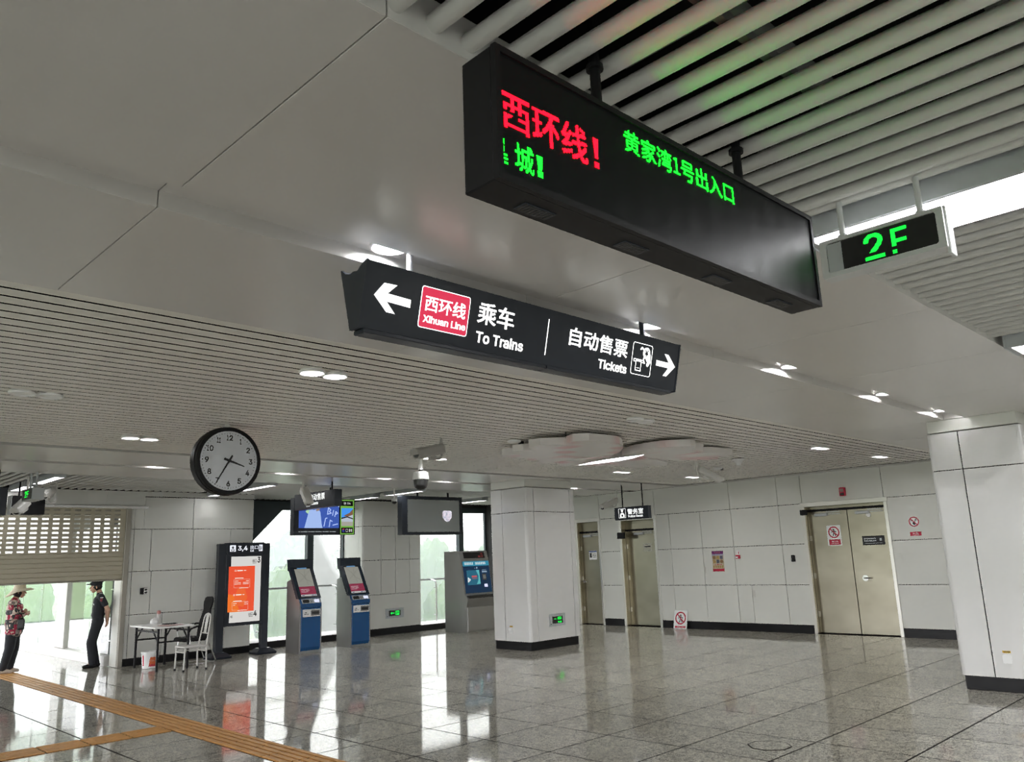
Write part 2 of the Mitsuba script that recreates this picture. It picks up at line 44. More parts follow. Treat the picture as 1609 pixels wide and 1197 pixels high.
    'police': [[1222,148,1226,152,1257,152,1263,147,1272,148,1274,152,1304,152,1324,138,1338,144,1339,148,1351,148,1352,152,1383,152,1393,144,1400,143,1409,135,1414,119,1417,117,1417,4,1413,0,1383,0,1378,4,1378,106,1372,113,1360,117,1357,113,1349,112,1339,102,1339,4,1335,0,1304,0,1300,4,1300,106,1294,113,1281,117,1278,113,1271,112,1261,102,1261,4,1257,0,1226,0,1222,4], [1070,96,1074,98,1074,109,1078,110,1083,126,1100,143,1120,148,1122,152,1157,152,1159,148,1170,148,1196,126,1196,119,1204,109,1205,98,1209,96,1209,52,1204,50,1204,39,1200,38,1200,30,1192,25,1191,17,1180,13,1174,4,1167,4,1165,0,1113,0,1111,4,1104,4,1099,13,1091,13,1086,25,1078,30,1078,38,1074,39,1074,50,1070,52], [1118,108,1109,89,1109,64,1113,61,1114,49,1128,35,1151,35,1165,49,1165,61,1170,64,1170,89,1161,100,1160,107,1155,113,1144,113,1142,117,1137,117,1135,113,1124,113], [922,52,922,96,926,98,926,109,930,110,935,126,961,148,972,148,974,152,1009,152,1011,148,1022,148,1048,126,1048,119,1057,109,1057,98,1061,96,1061,52,1057,50,1057,39,1053,38,1052,30,1044,25,1043,17,1032,13,1026,4,1019,4,1017,0,965,0,964,4,957,4,951,12,939,17,939,24,930,30,926,50], [965,61,966,49,981,35,1002,35,1017,49,1017,61,1022,64,1022,89,1008,112,996,113,990,117,987,113,976,113,970,108,970,100,961,89,961,63], [774,191,778,196,865,196,867,192,887,187,904,170,909,150,913,148,913,113,909,111,904,96,888,82,886,76,892,62,896,61,896,54,900,52,900,45,904,43,905,36,909,35,909,28,913,26,913,19,917,17,917,0,883,0,874,9,869,24,861,30,847,64,840,70,813,68,813,4,809,0,778,0,774,4], [848,157,845,161,814,160,814,105,850,104,852,109,863,109,869,114,870,122,874,125,874,141,870,143,869,151,863,156], [557,52,557,96,561,98,561,109,565,110,570,126,587,143,607,148,609,152,639,152,642,148,657,148,662,140,670,139,678,130,679,123,687,113,687,102,691,100,691,61,603,61,600,58,601,49,616,35,638,35,639,39,647,40,652,52,678,52,680,48,687,48,687,26,670,9,662,8,652,0,600,0,599,4,591,4,586,12,574,17,574,24,565,30,561,50], [611,113,600,102,602,96,645,96,648,98,647,103,636,113], [417,96,422,98,422,109,426,110,430,126,457,148,467,148,470,152,504,152,506,148,526,143,543,126,544,119,548,117,548,100,517,91,502,113,491,113,488,117,483,113,471,113,461,98,461,91,457,89,457,59,461,57,462,49,477,35,499,35,513,49,513,57,539,57,541,53,548,52,548,35,544,33,543,26,535,20,535,13,527,13,522,4,515,4,513,0,461,0,459,4,452,4,447,12,435,17,434,25,426,30,426,38,422,39,422,50,417,52], [300,26,300,191,304,196,335,196,339,191,339,38,345,35,352,39,358,31,363,30,365,33,365,148,370,154,361,165,361,187,374,200,396,200,409,187,409,165,399,154,404,148,404,4,400,0,370,0,363,5,357,0,322,0,304,13,304,24], [148,96,152,98,152,109,156,110,161,126,178,143,198,148,200,152,235,152,237,148,248,148,274,126,274,119,283,109,283,98,287,96,287,52,283,50,283,39,279,38,278,30,270,25,270,17,258,13,252,4,245,4,243,0,191,0,190,4,183,4,177,13,170,13,165,25,157,30,156,38,152,39,152,50,148,52], [197,108,187,89,187,64,191,61,192,49,206,35,229,35,243,49,243,61,248,64,248,89,239,100,239,107,233,113,222,113,220,117,215,117,213,113,202,113], [0,191,4,196,91,196,93,192,104,191,106,187,117,183,130,170,135,150,139,148,139,113,135,111,135,100,113,74,93,69,91,65,40,64,39,4,35,0,4,0,0,4], [74,104,94,109,96,117,100,119,100,141,96,143,95,151,87,152,85,156,74,157,71,161,41,161,39,102,71,100]],
    'exit': [[274,165,274,187,287,200,309,200,322,187,322,165,313,159,315,148,320,148,322,152,338,153,339,178,343,183,374,183,378,178,379,153,400,152,404,148,404,117,381,117,378,114,378,37,400,35,404,30,404,20,409,17,409,4,404,0,361,0,343,17,343,24,339,26,339,114,336,117,317,115,317,4,313,0,283,0,278,4,278,148,284,154], [135,13,178,77,173,90,165,96,165,103,157,109,156,116,148,122,147,129,139,135,139,152,178,152,179,145,187,139,187,132,196,126,196,119,202,116,212,123,217,139,230,152,265,152,265,135,261,133,261,126,253,120,252,113,244,107,243,100,235,94,235,87,227,81,226,73,239,61,239,54,257,35,257,27,265,22,270,4,265,0,230,0,225,12,217,17,217,25,209,30,208,38,202,40,196,38,196,30,187,25,187,17,179,12,174,0,139,0,135,4], [0,4,0,191,4,196,122,196,126,191,126,161,39,159,40,118,117,117,118,110,122,109,122,91,118,90,117,83,40,82,39,38,42,35,126,35,126,4,122,0,4,0]],
    'n34': [[185,94,189,96,189,102,196,107,207,135,214,140,222,160,229,165,240,193,247,200,273,200,276,196,276,185,270,181,258,153,251,148,252,142,248,140,244,127,237,122,229,100,231,98,254,100,254,142,260,142,262,145,280,145,281,142,287,142,287,100,305,98,306,92,309,91,309,76,306,75,305,69,287,68,287,40,284,36,258,36,255,40,253,69,185,69], [131,22,134,24,135,44,138,46,138,65,142,67,142,73,171,73,175,69,175,58,171,56,167,29,164,28,164,18,160,16,160,4,156,0,135,0,131,4], [0,69,0,87,33,87,37,74,50,65,68,66,84,79,84,92,80,95,79,101,73,102,63,109,36,109,33,113,33,135,40,139,40,145,61,165,61,170,7,171,7,196,11,200,105,200,109,196,109,175,99,166,98,160,81,145,80,137,85,131,98,127,113,109,113,100,116,98,116,73,113,71,113,62,95,44,81,40,80,36,36,36,35,40,25,40,21,47,15,47,7,55,3,68]],
    'two': [[0,0,0,23,4,25,5,33,41,66,42,74,74,104,74,112,88,122,88,130,93,133,93,156,71,172,54,172,51,167,43,167,37,161,37,153,33,152,33,140,28,135,5,135,0,140,0,158,5,160,5,172,37,200,88,200,90,196,98,195,104,187,112,186,112,178,121,172,121,160,126,158,126,126,121,124,112,98,94,83,93,74,52,36,51,31,130,28,130,0]],
    'eff': [[0,200,121,200,126,195,126,177,121,172,33,170,34,113,116,112,116,84,34,83,33,0,0,0]],
    'd0': [[0,71,0,129,4,131,4,147,9,149,13,169,22,174,22,182,31,191,38,191,49,200,98,200,99,196,116,191,124,182,125,175,133,169,134,162,138,160,142,131,147,129,147,71,142,69,138,40,134,38,129,22,116,9,108,9,98,0,49,0,47,4,31,9,18,22,17,29,13,31,8,48,4,49,4,69], [44,129,40,126,40,74,44,71,45,60,64,36,83,36,97,50,98,58,102,60,102,71,107,74,107,126,102,129,102,140,83,164,65,164,49,149]],
    'd1': [[0,4,0,36,46,36,49,39,49,145,37,146,27,133,19,133,18,129,4,129,4,169,17,174,27,187,34,187,44,200,84,200,89,195,89,38,129,36,129,28,133,27,133,9,129,7,129,0,5,0]],
    'd2': [[0,4,0,31,26,54,27,62,62,94,62,102,79,117,80,124,89,132,89,149,84,151,84,159,76,160,73,164,56,164,53,160,45,158,44,151,40,149,40,133,36,129,4,129,0,133,0,156,4,157,9,178,22,191,29,191,40,200,89,200,91,196,107,191,120,178,120,171,129,160,129,124,125,123,124,111,116,105,116,98,107,92,107,84,67,48,66,38,69,36,133,36,133,4,129,0,5,0]],
    'd3': [[0,40,0,62,40,62,45,46,61,36,83,36,102,52,102,69,98,71,96,79,89,80,77,89,44,89,40,93,40,120,48,126,49,133,75,157,75,163,9,164,9,196,13,200,129,200,133,196,133,169,121,159,120,151,98,132,97,123,104,116,120,111,138,89,138,78,142,75,142,44,138,42,138,31,116,9,99,4,98,0,44,0,43,4,31,4,25,13,18,13,9,22,4,39]],
    'd4': [[0,40,0,71,4,73,4,80,13,86,13,93,17,95,27,120,35,126,44,151,53,157,67,191,76,200,107,200,111,196,111,182,103,176,89,142,81,136,81,129,76,127,71,111,63,105,53,78,56,76,84,77,83,129,91,129,93,133,116,133,117,129,124,129,125,77,147,76,147,68,151,67,151,49,147,47,147,40,125,38,124,4,120,0,89,0,84,4,82,40]],
    'd5': [[0,40,0,58,4,62,36,62,41,50,44,49,45,41,53,40,56,36,73,36,76,40,83,40,93,56,93,78,74,98,51,98,40,89,9,89,4,93,4,138,9,140,9,173,13,176,13,196,18,200,120,200,124,196,124,164,51,164,49,142,44,136,47,133,89,133,99,125,107,124,124,107,129,86,133,84,133,49,129,47,124,27,107,9,91,4,89,0,40,0,38,4,22,9,4,27,4,38]],
    'd6': [[0,49,0,84,4,87,4,98,9,99,18,124,26,131,27,138,35,144,36,151,44,157,44,164,53,170,53,178,62,184,62,191,71,200,107,200,111,196,111,187,103,181,102,173,94,167,93,160,85,154,84,147,76,141,75,132,93,129,95,125,111,120,120,111,121,103,129,98,129,87,133,84,133,49,129,47,124,27,93,0,40,0,9,27,4,47], [44,53,45,46,55,36,79,36,93,56,93,73,89,76,88,83,73,93,60,93,58,89,50,88,40,73,40,56]],
    'd7': [[0,164,0,196,4,200,129,200,133,196,133,164,129,163,120,138,116,136,111,120,107,118,107,111,103,109,102,102,98,101,98,93,94,92,84,67,80,65,80,53,76,52,76,44,72,43,62,18,58,16,58,9,49,0,18,0,13,4,13,18,17,19,18,27,22,28,31,53,35,55,36,62,39,64,44,80,49,82,58,107,62,108,62,120,66,122,67,129,71,131,71,138,75,139,84,162]],
    'd8': [[0,75,9,86,9,93,22,105,13,127,9,129,9,160,13,162,13,173,36,196,43,196,44,200,98,200,129,173,129,162,133,160,133,129,129,127,120,105,129,98,130,90,138,84,138,73,142,71,142,45,138,43,133,22,124,13,117,13,111,4,99,4,98,0,44,0,42,4,31,4,26,13,18,13,9,22,9,29,0,40], [40,51,56,36,87,36,102,51,102,64,98,67,97,75,83,84,60,84,58,80,50,79,40,65], [49,136,59,125,67,124,69,120,83,125,93,136,93,154,82,164,59,164,49,153]],
    'd9': [[0,116,0,151,4,153,4,164,27,191,39,196,40,200,93,200,95,196,102,196,124,173,129,153,133,151,133,116,129,113,129,102,125,101,116,76,107,70,107,62,98,56,98,49,89,43,89,36,81,30,80,22,72,17,71,9,62,0,27,0,22,4,22,13,30,19,31,27,40,33,40,40,49,46,49,53,57,59,58,69,40,71,29,80,22,80,9,93,4,114], [44,124,45,117,60,107,73,107,76,111,83,112,93,127,93,144,89,147,88,154,78,164,55,164,40,144,40,127]],
}
# dot-matrix writing: width, then one number per row, its binary digits are the dots
DOTS = {
    'led_red': [88, 1536, 3149376, 154742502604970260496912112, 309485007803732434596400764, 309485007803732434603740700, 533037148280070682447368, 533037148281170208755324, 533037148281032770068478, 533037148281032800141308, 533037148283231823396608, 77371247875179775593842176, 77371247875184173786859008, 68232915584660258271266622, 68232915584660275308005375, 68232915328533310706089980, 68761820374649830916620160, 68761820374715767269226246, 69819630467010494193338126, 72238035508544371714556702, 76771507332064036144022460, 74953433129999209439691768, 67699878215689133986153456, 67699878251717931005510112, 67699878467327763169544128, 67699878459446463884566467, 77371248059824955280359139, 77371247843652173025114359, 67699878180223286987845759, 67699878180223286920708158],
    'led_green': [177, 754134850437932246964132027344152850721304316215296, 2253635544277659622667130576623911549784666333511680, 2253635533127329558697684432658439889597428725186560, 47890308673339825006353879562799418003627514603503615, 47890308673339755886505704650775396382069171266256895, 2253639806523708766614827784151999476199849380216835, 2253639806523666231959126374664048380939337023553539, 191561901931649646839048727313471367483485322106568707, 191561897649890749578304469405361815927276403714883587, 140304196210671853762848100487703408397293361233923, 140304330080173930280712310811040506585259845025795, 23944878852932114466264628907683684413826395944452099, 18100337942491279919052827123797067626128615888060419, 18100333874608858449328754756004883883591577972703235, 23944877612126402667478893309770243172472222468210691, 18100333076399048915413255742935010523347677404659715, 18100337943536751633700593273916895180288477322477571, 18100336728712371495083544262645108242834852438802435, 23944877530916063166195639400476813857883219212566531, 754135516052275187033340722530618275526217600073727, 5634091581422791930061120495014456632309411924410367, 46399576293844464706119760731376895261101539851436035, 89795300090992565390840073142645074017560490234019843, 39026304115601629507319549092005447139852288],
    'led_cheng': [22, 262248, 393324, 393326, 393318, 409599, 409599, 405600, 4173920, 4173920, 409446, 409446, 406374, 406374, 406316, 402236, 402232, 516920, 1041200, 4091761, 3697913, 49625, 115599, 99078],
}

# ------------------------------------------------------------------ helpers
def nkey(name):
    if name not in scene and name not in labels: return name
    i = 1
    while f'{name}_{i:03d}' in scene or f'{name}_{i:03d}' in labels: i += 1
    return f'{name}_{i:03d}'
def tag(k, label=None, cat=None, group=None, kind=None):
    d = {a: b for a, b in (('label', label), ('category', cat), ('group', group), ('kind', kind)) if b}
    if d: labels[k] = {**labels.get(k, {}), **d}
    return k
def shp(mesh, mat, smooth=False, emit=None, w=None):
    if isinstance(mesh, (list, tuple)): mesh = trimesh.util.concatenate(mesh)
    m = mesh.copy(); m.apply_scale(S)
    d = mikit.ply(m, mat, smooth=smooth)
    if emit is not None:
        e = {'type': 'area', 'radiance': {'type': 'rgb', 'value': list(map(float, emit))}}
        if w: e['sampling_weight'] = float(w)
        d['emitter'] = e
    return d
def put(name, shape, parent=None, at=None, **t):
    k = nkey(parent + '__' + name if parent else name)
    scene[k] = shape if at is None else {**shape, 'to_world': T().translate([float(c) * S for c in at])}
    tag(k, **t)
    return k
def add(name, mesh, mat, parent=None, smooth=False, emit=None, w=None, **t):
    return put(name, shp(mesh, mat, smooth, emit, w), parent, **t)
def thing(name, label, cat, group=None):
    return tag(nkey(name), label, cat, group)
def cat(*m): return trimesh.util.concatenate([x for x in m])
CORN = np.array([[x, y, z] for x in (0, 1) for y in (0, 1) for z in (0, 1)])
QF = np.array([[0, 1, 3], [0, 3, 2], [4, 6, 7], [4, 7, 5], [0, 4, 5], [0, 5, 1], [2, 3, 7], [2, 7, 6], [0, 2, 6], [0, 6, 4], [1, 5, 7], [1, 7, 3]])
def hull(p): return trimesh.convex.convex_hull(np.asarray(p, float))
def bx(x0, x1, y0, y1, z0, z1, b=0.0):
    lo, hi = np.minimum([x0, y0, z0], [x1, y1, z1]), np.maximum([x0, y0, z0], [x1, y1, z1])
    if not b: return trimesh.Trimesh(lo + CORN * (hi - lo), QF, process=False)
    b = min(b, 0.45 * float((hi - lo).min()))
    pts = []
    for c in CORN:
        for a in range(3):
            p = lo + c * (hi - lo)
            for k in range(3):
                if k != a: p[k] += b * (1 - 2 * c[k])
            pts.append(p)
    return hull(pts)
def frame(O, ex, ey):
    ex = np.asarray(ex, float); ex = ex / np.linalg.norm(ex); ey = np.asarray(ey, float); ey = ey / np.linalg.norm(ey)
    m = np.eye(4); m[:3, 0], m[:3, 1], m[:3, 2], m[:3, 3] = ex, ey, np.cross(ex, ey), O
    return m
def tf(mesh, m):
    q = mesh.copy(); q.apply_transform(m); return q
def ext(poly, F, z0, z1):
    """shapely polygon extruded along the frame's third axis from z0 to z1"""
    out = []
    for g in getattr(poly, 'geoms', [poly]):
        if g.area < 1e-9: continue
        e = trimesh.creation.extrude_polygon(g, z1 - z0, engine='earcut'); e.apply_translation([0, 0, z0]); out.append(e)
    return tf(trimesh.util.concatenate(out), F)
def tube(pts, r, n=10, cap=True):
    p = np.asarray(pts, float); k = len(p); r = np.broadcast_to(r, (k,)).astype(float)
    t = np.gradient(p, axis=0); t /= np.linalg.norm(t, axis=1, keepdims=True) + 1e-12
    a0 = np.array([0, 0, 1.0]) if abs(t[0][2]) < 0.9 else np.array([1.0, 0, 0])
    V = []
    a = a0
    for i in range(k):
        a = a - t[i] * (a @ t[i]); a /= np.linalg.norm(a); b = np.cross(t[i], a)
        ang = np.arange(n) * 2 * PI / n
        V.append(p[i] + r[i] * (np.cos(ang)[:, None] * a + np.sin(ang)[:, None] * b))
    F = []
    for i in range(k - 1):
        for j in range(n):
            q = [i * n + j, i * n + (j + 1) % n, (i + 1) * n + (j + 1) % n, (i + 1) * n + j]
            F += [[q[0], q[1], q[2]], [q[0], q[2], q[3]]]
    V = np.vstack(V)
    if cap:
        V = np.vstack([V, p[:1], p[-1:]]); c0, c1 = len(V) - 2, len(V) - 1
        for j in range(n):
            F.append([c0, (j + 1) % n, j]); F.append([c1, (k - 1) * n + j, (k - 1) * n + (j + 1) % n])
    return trimesh.Trimesh(V, np.array(F), process=False)
def cyl(p0, p1, r, n=16): return tube([p0, p1], r, n)
def lathe(prof, F=None, n=32):
    m = trimesh.creation.revolve(np.asarray(prof, float), sections=n)
    if m.volume < 0: m.invert()
    return m if F is None else tf(m, F)
def rrect(w, h, r, x=0, y=0): return sbox(x + r, y + r, x + w - r, y + h - r).buffer(r, quad_segs=4)
def arc(c, r, a0, a1, n=8): return [(c[0] + r * math.cos(t), c[1] + r * math.sin(t)) for t in np.linspace(a0, a1, n)]
def glyph(name, x, y, h, w=None):
    """writing as a polygon: lower left corner x, y; height h; squeezed or stretched to the width w"""
    if name in DOTS:
        wd, *rows = DOTS[name]
        g = union_all([sbox(c, -r - 1, c + 1, -r) for r, v in enumerate(rows) for c in range(wd) if v >> (wd - 1 - c) & 1])
    else:
        g = Polygon()
        for q in GL[name]: g = g.symmetric_difference(Polygon(list(zip(q[::2], q[1::2]))).buffer(0))
    b = g.bounds; sy = h / (b[3] - b[1]); sx = (w / (b[2] - b[0])) if w else sy
    return affinity.affine_transform(g, [sx, 0, 0, sy, x - b[0] * sx, y - b[1] * sy])
def ball(r, n=2, c=(0, 0, 0), s=(1, 1, 1)):
    m = trimesh.creation.icosphere(subdivisions=n, radius=r); m.apply_scale(s); m.apply_translation(c); return m

# ------------------------------------------------------------------ materials
def mat(name, **k):
    k2 = {}
    for a, b in k.items():
        k2[a] = {'type': 'rgb', 'value': list(b)} if isinstance(b, (tuple, list)) else b
    scene['material_' + name] = {'type': 'twosided', 'bsdf': {'type': 'principled', **k2}}
    return 'material_' + name
def C(r, g, b):
    """sRGB 0..255 -> linear"""
    return tuple(((v / 255 + 0.055) / 1.055) ** 2.4 if v > 10 else v / 255 / 12.92 for v in (r, g, b))
WALL = mat('enamel_panel', base_color=(0.65, 0.65, 0.605), roughness=0.28, specular=0.45)
PILLAR = mat('gloss_panel', base_color=(0.64, 0.635, 0.62), roughness=0.16, specular=0.5)
BEAM = mat('satin_panel', base_color=(0.56, 0.545, 0.52), roughness=0.27, specular=0.6)
TUBE = mat('tube_coat', base_color=(0.56, 0.56, 0.53), roughness=0.45, specular=0.4)
SLAT = mat('slat_coat', base_color=(0.75, 0.73, 0.67), roughness=0.42, specular=0.4)
VOID = mat('void_black', base_color=(0.02, 0.02, 0.02), roughness=0.9, specular=0.1)
PIPE = mat('duct_grey', base_color=(0.16, 0.16, 0.16), roughness=0.7)
GROUT = mat('grout', base_color=(0.014, 0.013, 0.011), roughness=0.9, specular=0.04)
KICK = mat('black_stone', base_color=(0.008, 0.008, 0.009), roughness=0.25, specular=0.25)
JOINT = mat('joint_dark', base_color=(0.03, 0.03, 0.03), roughness=0.8)
STEEL = mat('steel', base_color=(0.64, 0.625, 0.58), metallic=1.0, roughness=0.28)
DOORST = mat('door_steel', base_color=proc(lambda p, n, uv: mix((0.30, 0.275, 0.205), (0.44, 0.41, 0.325), fbm(p.y * 2.2, p.z * 3.5, 3.0))), metallic=0.95, roughness=0.27)
CHROME = mat('chrome', base_color=(0.75, 0.75, 0.75), metallic=1.0, roughness=0.12)
KSTEEL = mat('kiosk_steel', base_color=(0.42, 0.42, 0.41), metallic=0.8, roughness=0.35)
SIGN = mat('sign_charcoal', base_color=(0.023, 0.028, 0.037), roughness=0.32, specular=0.4)
BLACK = mat('black_coat', base_color=(0.009, 0.009, 0.010), roughness=0.45, specular=0.2)
LEDF = mat('led_face', base_color=(0.010, 0.011, 0.012), roughness=0.35)
GREYM = mat('grey_metal', base_color=(0.45, 0.47, 0.48), metallic=0.3, roughness=0.4)
SIGNGREY = mat('sign_frame', base_color=(0.55, 0.56, 0.55), roughness=0.4)
CAMGREY = mat('camera_grey', base_color=(0.33, 0.32, 0.30), roughness=0.4)
CREAM = mat('camera_white', base_color=(0.58, 0.57, 0.54), roughness=0.4)
WHITE = mat('white_plastic', base_color=(0.78, 0.78, 0.77), roughness=0.35)
PRINTW = mat('print_white', base_color=(0.8, 0.8, 0.79), roughness=0.5)
RED = mat('print_red', base_color=(0.45, 0.015, 0.045), roughness=0.45)
PRINTK = mat('print_black', base_color=(0.012, 0.012, 0.014), roughness=0.5)
BLUE = mat('kiosk_blue', base_color=(0.012, 0.075, 0.21), roughness=0.35)
NAVY = mat('kiosk_navy', base_color=(0.013, 0.022, 0.034), roughness=0.3)
FRAMEW = mat('window_frame', base_color=(0.035, 0.05, 0.055), roughness=0.4, metallic=0.2)
SHUT = mat('shutter_slat', base_color=(0.43, 0.395, 0.30), roughness=0.5)
SHUTD = mat('shutter_rail', base_color=(0.33, 0.31, 0.265), roughness=0.35, metallic=0.4)
TACT = mat('tactile_tan', base_color=proc(lambda p, n, uv: mix((0.44, 0.225, 0.07), (0.54, 0.29, 0.10), fbm(p.x * 6, p.y * 6, 1.0))), roughness=0.45, specular=0.25)
SKIN = mat('skin', base_color=(0.50, 0.30, 0.21), roughness=0.55)
DARKUNI = mat('uniform_cloth', base_color=(0.011, 0.013, 0.018), roughness=0.8)
HAIR = mat('hair', base_color=(0.012, 0.010, 0.009), roughness=0.5)
MARK = mat('mark_off', base_color=(0.7, 0.7, 0.7), roughness=0.4)
SCREEN = mat('screen_off', base_color=(0.02, 0.02, 0.02), roughness=0.2)
CONC = mat('concrete', base_color=proc(lambda p, n, uv: mix((0.23, 0.235, 0.23), (0.29, 0.295, 0.285), fbm(p.x * 2, p.y * 2, p.z * 2))), roughness=0.7)
TILEW = mat('kerb_tile', base_color=(0.48, 0.47, 0.44), roughness=0.3)
def granite(p, n, uv):
    x, y = p.x / S, p.y / S
    sp = noise(p.x * 190, p.y * 190, 0.0) * 0.45 + noise(p.x * 85, p.y * 85, 5.0) * 0.35 + noise(p.x * 36, p.y * 36, 9.0) * 0.20
    cloud = fbm(p.x * 3.1, p.y * 3.1, 2.0) * 0.5 + noise(p.x * 14, p.y * 14, 3.0) * 0.5
    tone = cell_rand(dr.floor((x - 5.25) / 0.787 + 40), dr.floor((y - 0.205) / 0.795 + 40), 3)
    c = mix((0.085, 0.081, 0.070), (0.42, 0.40, 0.34), smoothstep(0.30, 0.70, sp))
    return c * (0.74 + 0.40 * cloud + 0.12 * tone)
scene['material_granite'] = {'type': 'twosided', 'bsdf': {'type': 'bumpmap', 'scale': 0.000035, 'arbitrary': proc(lambda p, n, uv: noise(p.x * 22, p.y * 22, 0.0) + 0.5 * noise(p.x * 55, p.y * 55, 4.0), 4e-3),
    'bsdf': {'type': 'blendbsdf', 'weight': 0.18, 'polished': {'type': 'principled', 'base_color': proc(granite), 'roughness': 0.06, 'specular': 0.9},
             'worn': {'type': 'principled', 'base_color': proc(granite), 'roughness': 0.36, 'specular': 0.7}}}}
GRAN = 'material_granite'
scene['material_pane'] = {'type': 'thindielectric', 'int_ior': 1.5}
PANE = 'material_pane'
scene['material_fence_glass'] = {'type': 'thindielectric', 'int_ior': 1.5, 'specular_transmittance': {'type': 'rgb', 'value': [0.86, 0.95, 0.90]}}
FGLASS = 'material_fence_glass'
DISPLAY = 0.5 ** exposure              # radiance that the picture shows as 1: screens and back-lit signs
def glow(name, mesh, rgb, parent=None, w=0.05, mat_=None, lamp=False, **t):
    return add(name, mesh, mat_ or BLACK, parent, emit=rgb if lamp else [c * DISPLAY for c in rgb], w=w, **t)

# ------------------------------------------------------------------ structure: floor
JX, JY, PX, PY = 5.25, 0.205, 0.787, 0.795
add('floor', [bx(-6.3, 15.4, -6.3, 15.45, -0.25, -0.0004), bx(-6.3, 5.25, 15.45, 33, -0.25, -0.0004)], GROUT, kind='structure')
def cam_px(p):
    d = np.asarray(p, float) - EYE
    c = np.array([d @ (math.cos(ROLL) * _r + math.sin(ROLL) * _u), d @ _up, d @ _f])
    return (804.5 + FOCAL * c[0] / c[2], 598.5 - FOCAL * c[1] / c[2], c[2]) if c[2] > 0.05 else (9e9, 9e9, -1)
cells = []
for i in range(-16, 14):
    for j in range(-9, 42):
        x0, y0 = JX + i * PX, JY + j * PY
        if x0 > 14.99 or x0 + PX < -6 or y0 + PY < -6: continue
        if y0 > 15.44 and x0 > 5.2: continue
        if y0 > 32: continue
        x1, y1 = min(x0 + PX, 15.0 if y0 < 15.44 else 5.22), y0 + PY
        if y0 < 15.45 < y1 and x0 > 5.2: y1 = 15.45
        if x1 - x0 < 0.05 or y1 - y0 < 0.05: continue
        vis = any(-25 < q[0] < 1634 and 0 < q[1] < 1222 and q[2] > 0 for q in [cam_px((a, b, 0)) for a in (x0, (x0 + x1) / 2, x1) for b in (y0, (y0 + y1) / 2, y1)])
        big = y0 < 19
        cells.append((vis and big, math.hypot(x0, y0), x0, x1, y0, y1))
cells.sort(key=lambda c: (not c[0], c[1]))
G = 0.0085
share, field = {}, []
for n_, (vis, d, x0, x1, y0, y1) in enumerate(cells):
    kx, ky = round(x1 - x0, 4), round(y1 - y0, 4)
    if vis and n_ < 300:
        if (kx, ky) not in share: share[kx, ky] = shp(bx(G, kx - G, G, ky - G, -0.001, 0.0), GRAN)
        put('tile', share[kx, ky], 'floor', at=(x0, y0, 0))
    else: field.append(bx(x0 + G, x1 - G, y0 + G, y1 - G, -0.001, 0.0))
add('tile_field', field, GRAN, 'floor', kind='stuff')

# tactile paving: guiding strip along y, branch along -x
def tactile(cx, cy, L, along_y, dots=False):
    m = [bx(-L / 2 + .005, L / 2 - .005, -L / 2 + .005, L / 2 - .005, 0.0, 0.0025)]
    if dots:
        for a in np.linspace(-.38, .38, 6):
            for b in np.linspace(-.38, .38, 6): m.append(tf(trimesh.creation.cone(0.014, 0.010, sections=8), frame((a * L, b * L, 0.003), (1, 0, 0), (0, 1, 0))))
    else:
        for a in np.linspace(-.4, .4, 5):
            m.append(bx(a * L - .023, a * L + .023, -L * .48, L * .48, .001, .0105, .004) if along_y else bx(-L * .48, L * .48, a * L - .023, a * L + .023, .001, .0105, .004))
    return cat(*m)
TL_ = 0.381
t_ = thing('tactile_path', 'tan tactile guiding strip running from the roller shutter across the floor', 'tactile paving')
sh_y, sh_x, sh_d = (shp(tactile(0, 0, TL_, a, d), TACT) for a, d in ((True, False), (False, False), (True, True)))
add('mortar_layer', bx(3.81 - .192, 3.81 + .192, 2.2, 17.3, 0, .0015), GROUT, t_)
y = 2.44
while y < 17.2:
    put('paving_tile', sh_d if 8.6 < y < 8.95 else sh_y, t_, at=(3.81, y, 0.0)); y += TL_ + 0.003
t_ = thing('tactile_path', 'tan tactile branch strip meeting the longer strip at a right angle', 'tactile paving')
add('mortar_layer', bx(.2, 3.617, 8.87 - .192, 8.87 + .192, 0, .0015), GROUT, t_)
x = 3.81 - TL_ - .004
while x > 0.4:
    put('paving_tile', sh_x, t_, at=(x, 8.87, 0.0)); x -= TL_ + 0.003

# floor access covers
def cover(x, y, r, label):
    t = thing('access_cover', label, 'floor cover')
    add('lid', ext(Polygon([(x + r * math.cos(a), y + r * math.sin(a)) for a in np.arange(8) * PI / 4 + .39]), np.eye(4), 0.0005, 0.003), GRAN, t)
    ring = Polygon([(x + r * 1.06 * math.cos(a), y + r * 1.06 * math.sin(a)) for a in np.arange(8) * PI / 4 + .39]).difference(Polygon([(x + r * math.cos(a), y + r * math.sin(a)) for a in np.arange(8) * PI / 4 + .39]))
    add('rim', ext(ring, np.eye(4), 0.0005, 0.0035), STEEL if r < .1 else GROUT, t)
cover(6.49, 3.63, 0.17, 'octagonal granite floor cover with dark rim, beside the lower right pillar')
cover(3.20, 11.30, 0.085, 'small round metal floor cover on the tiles left of the long tactile strip')

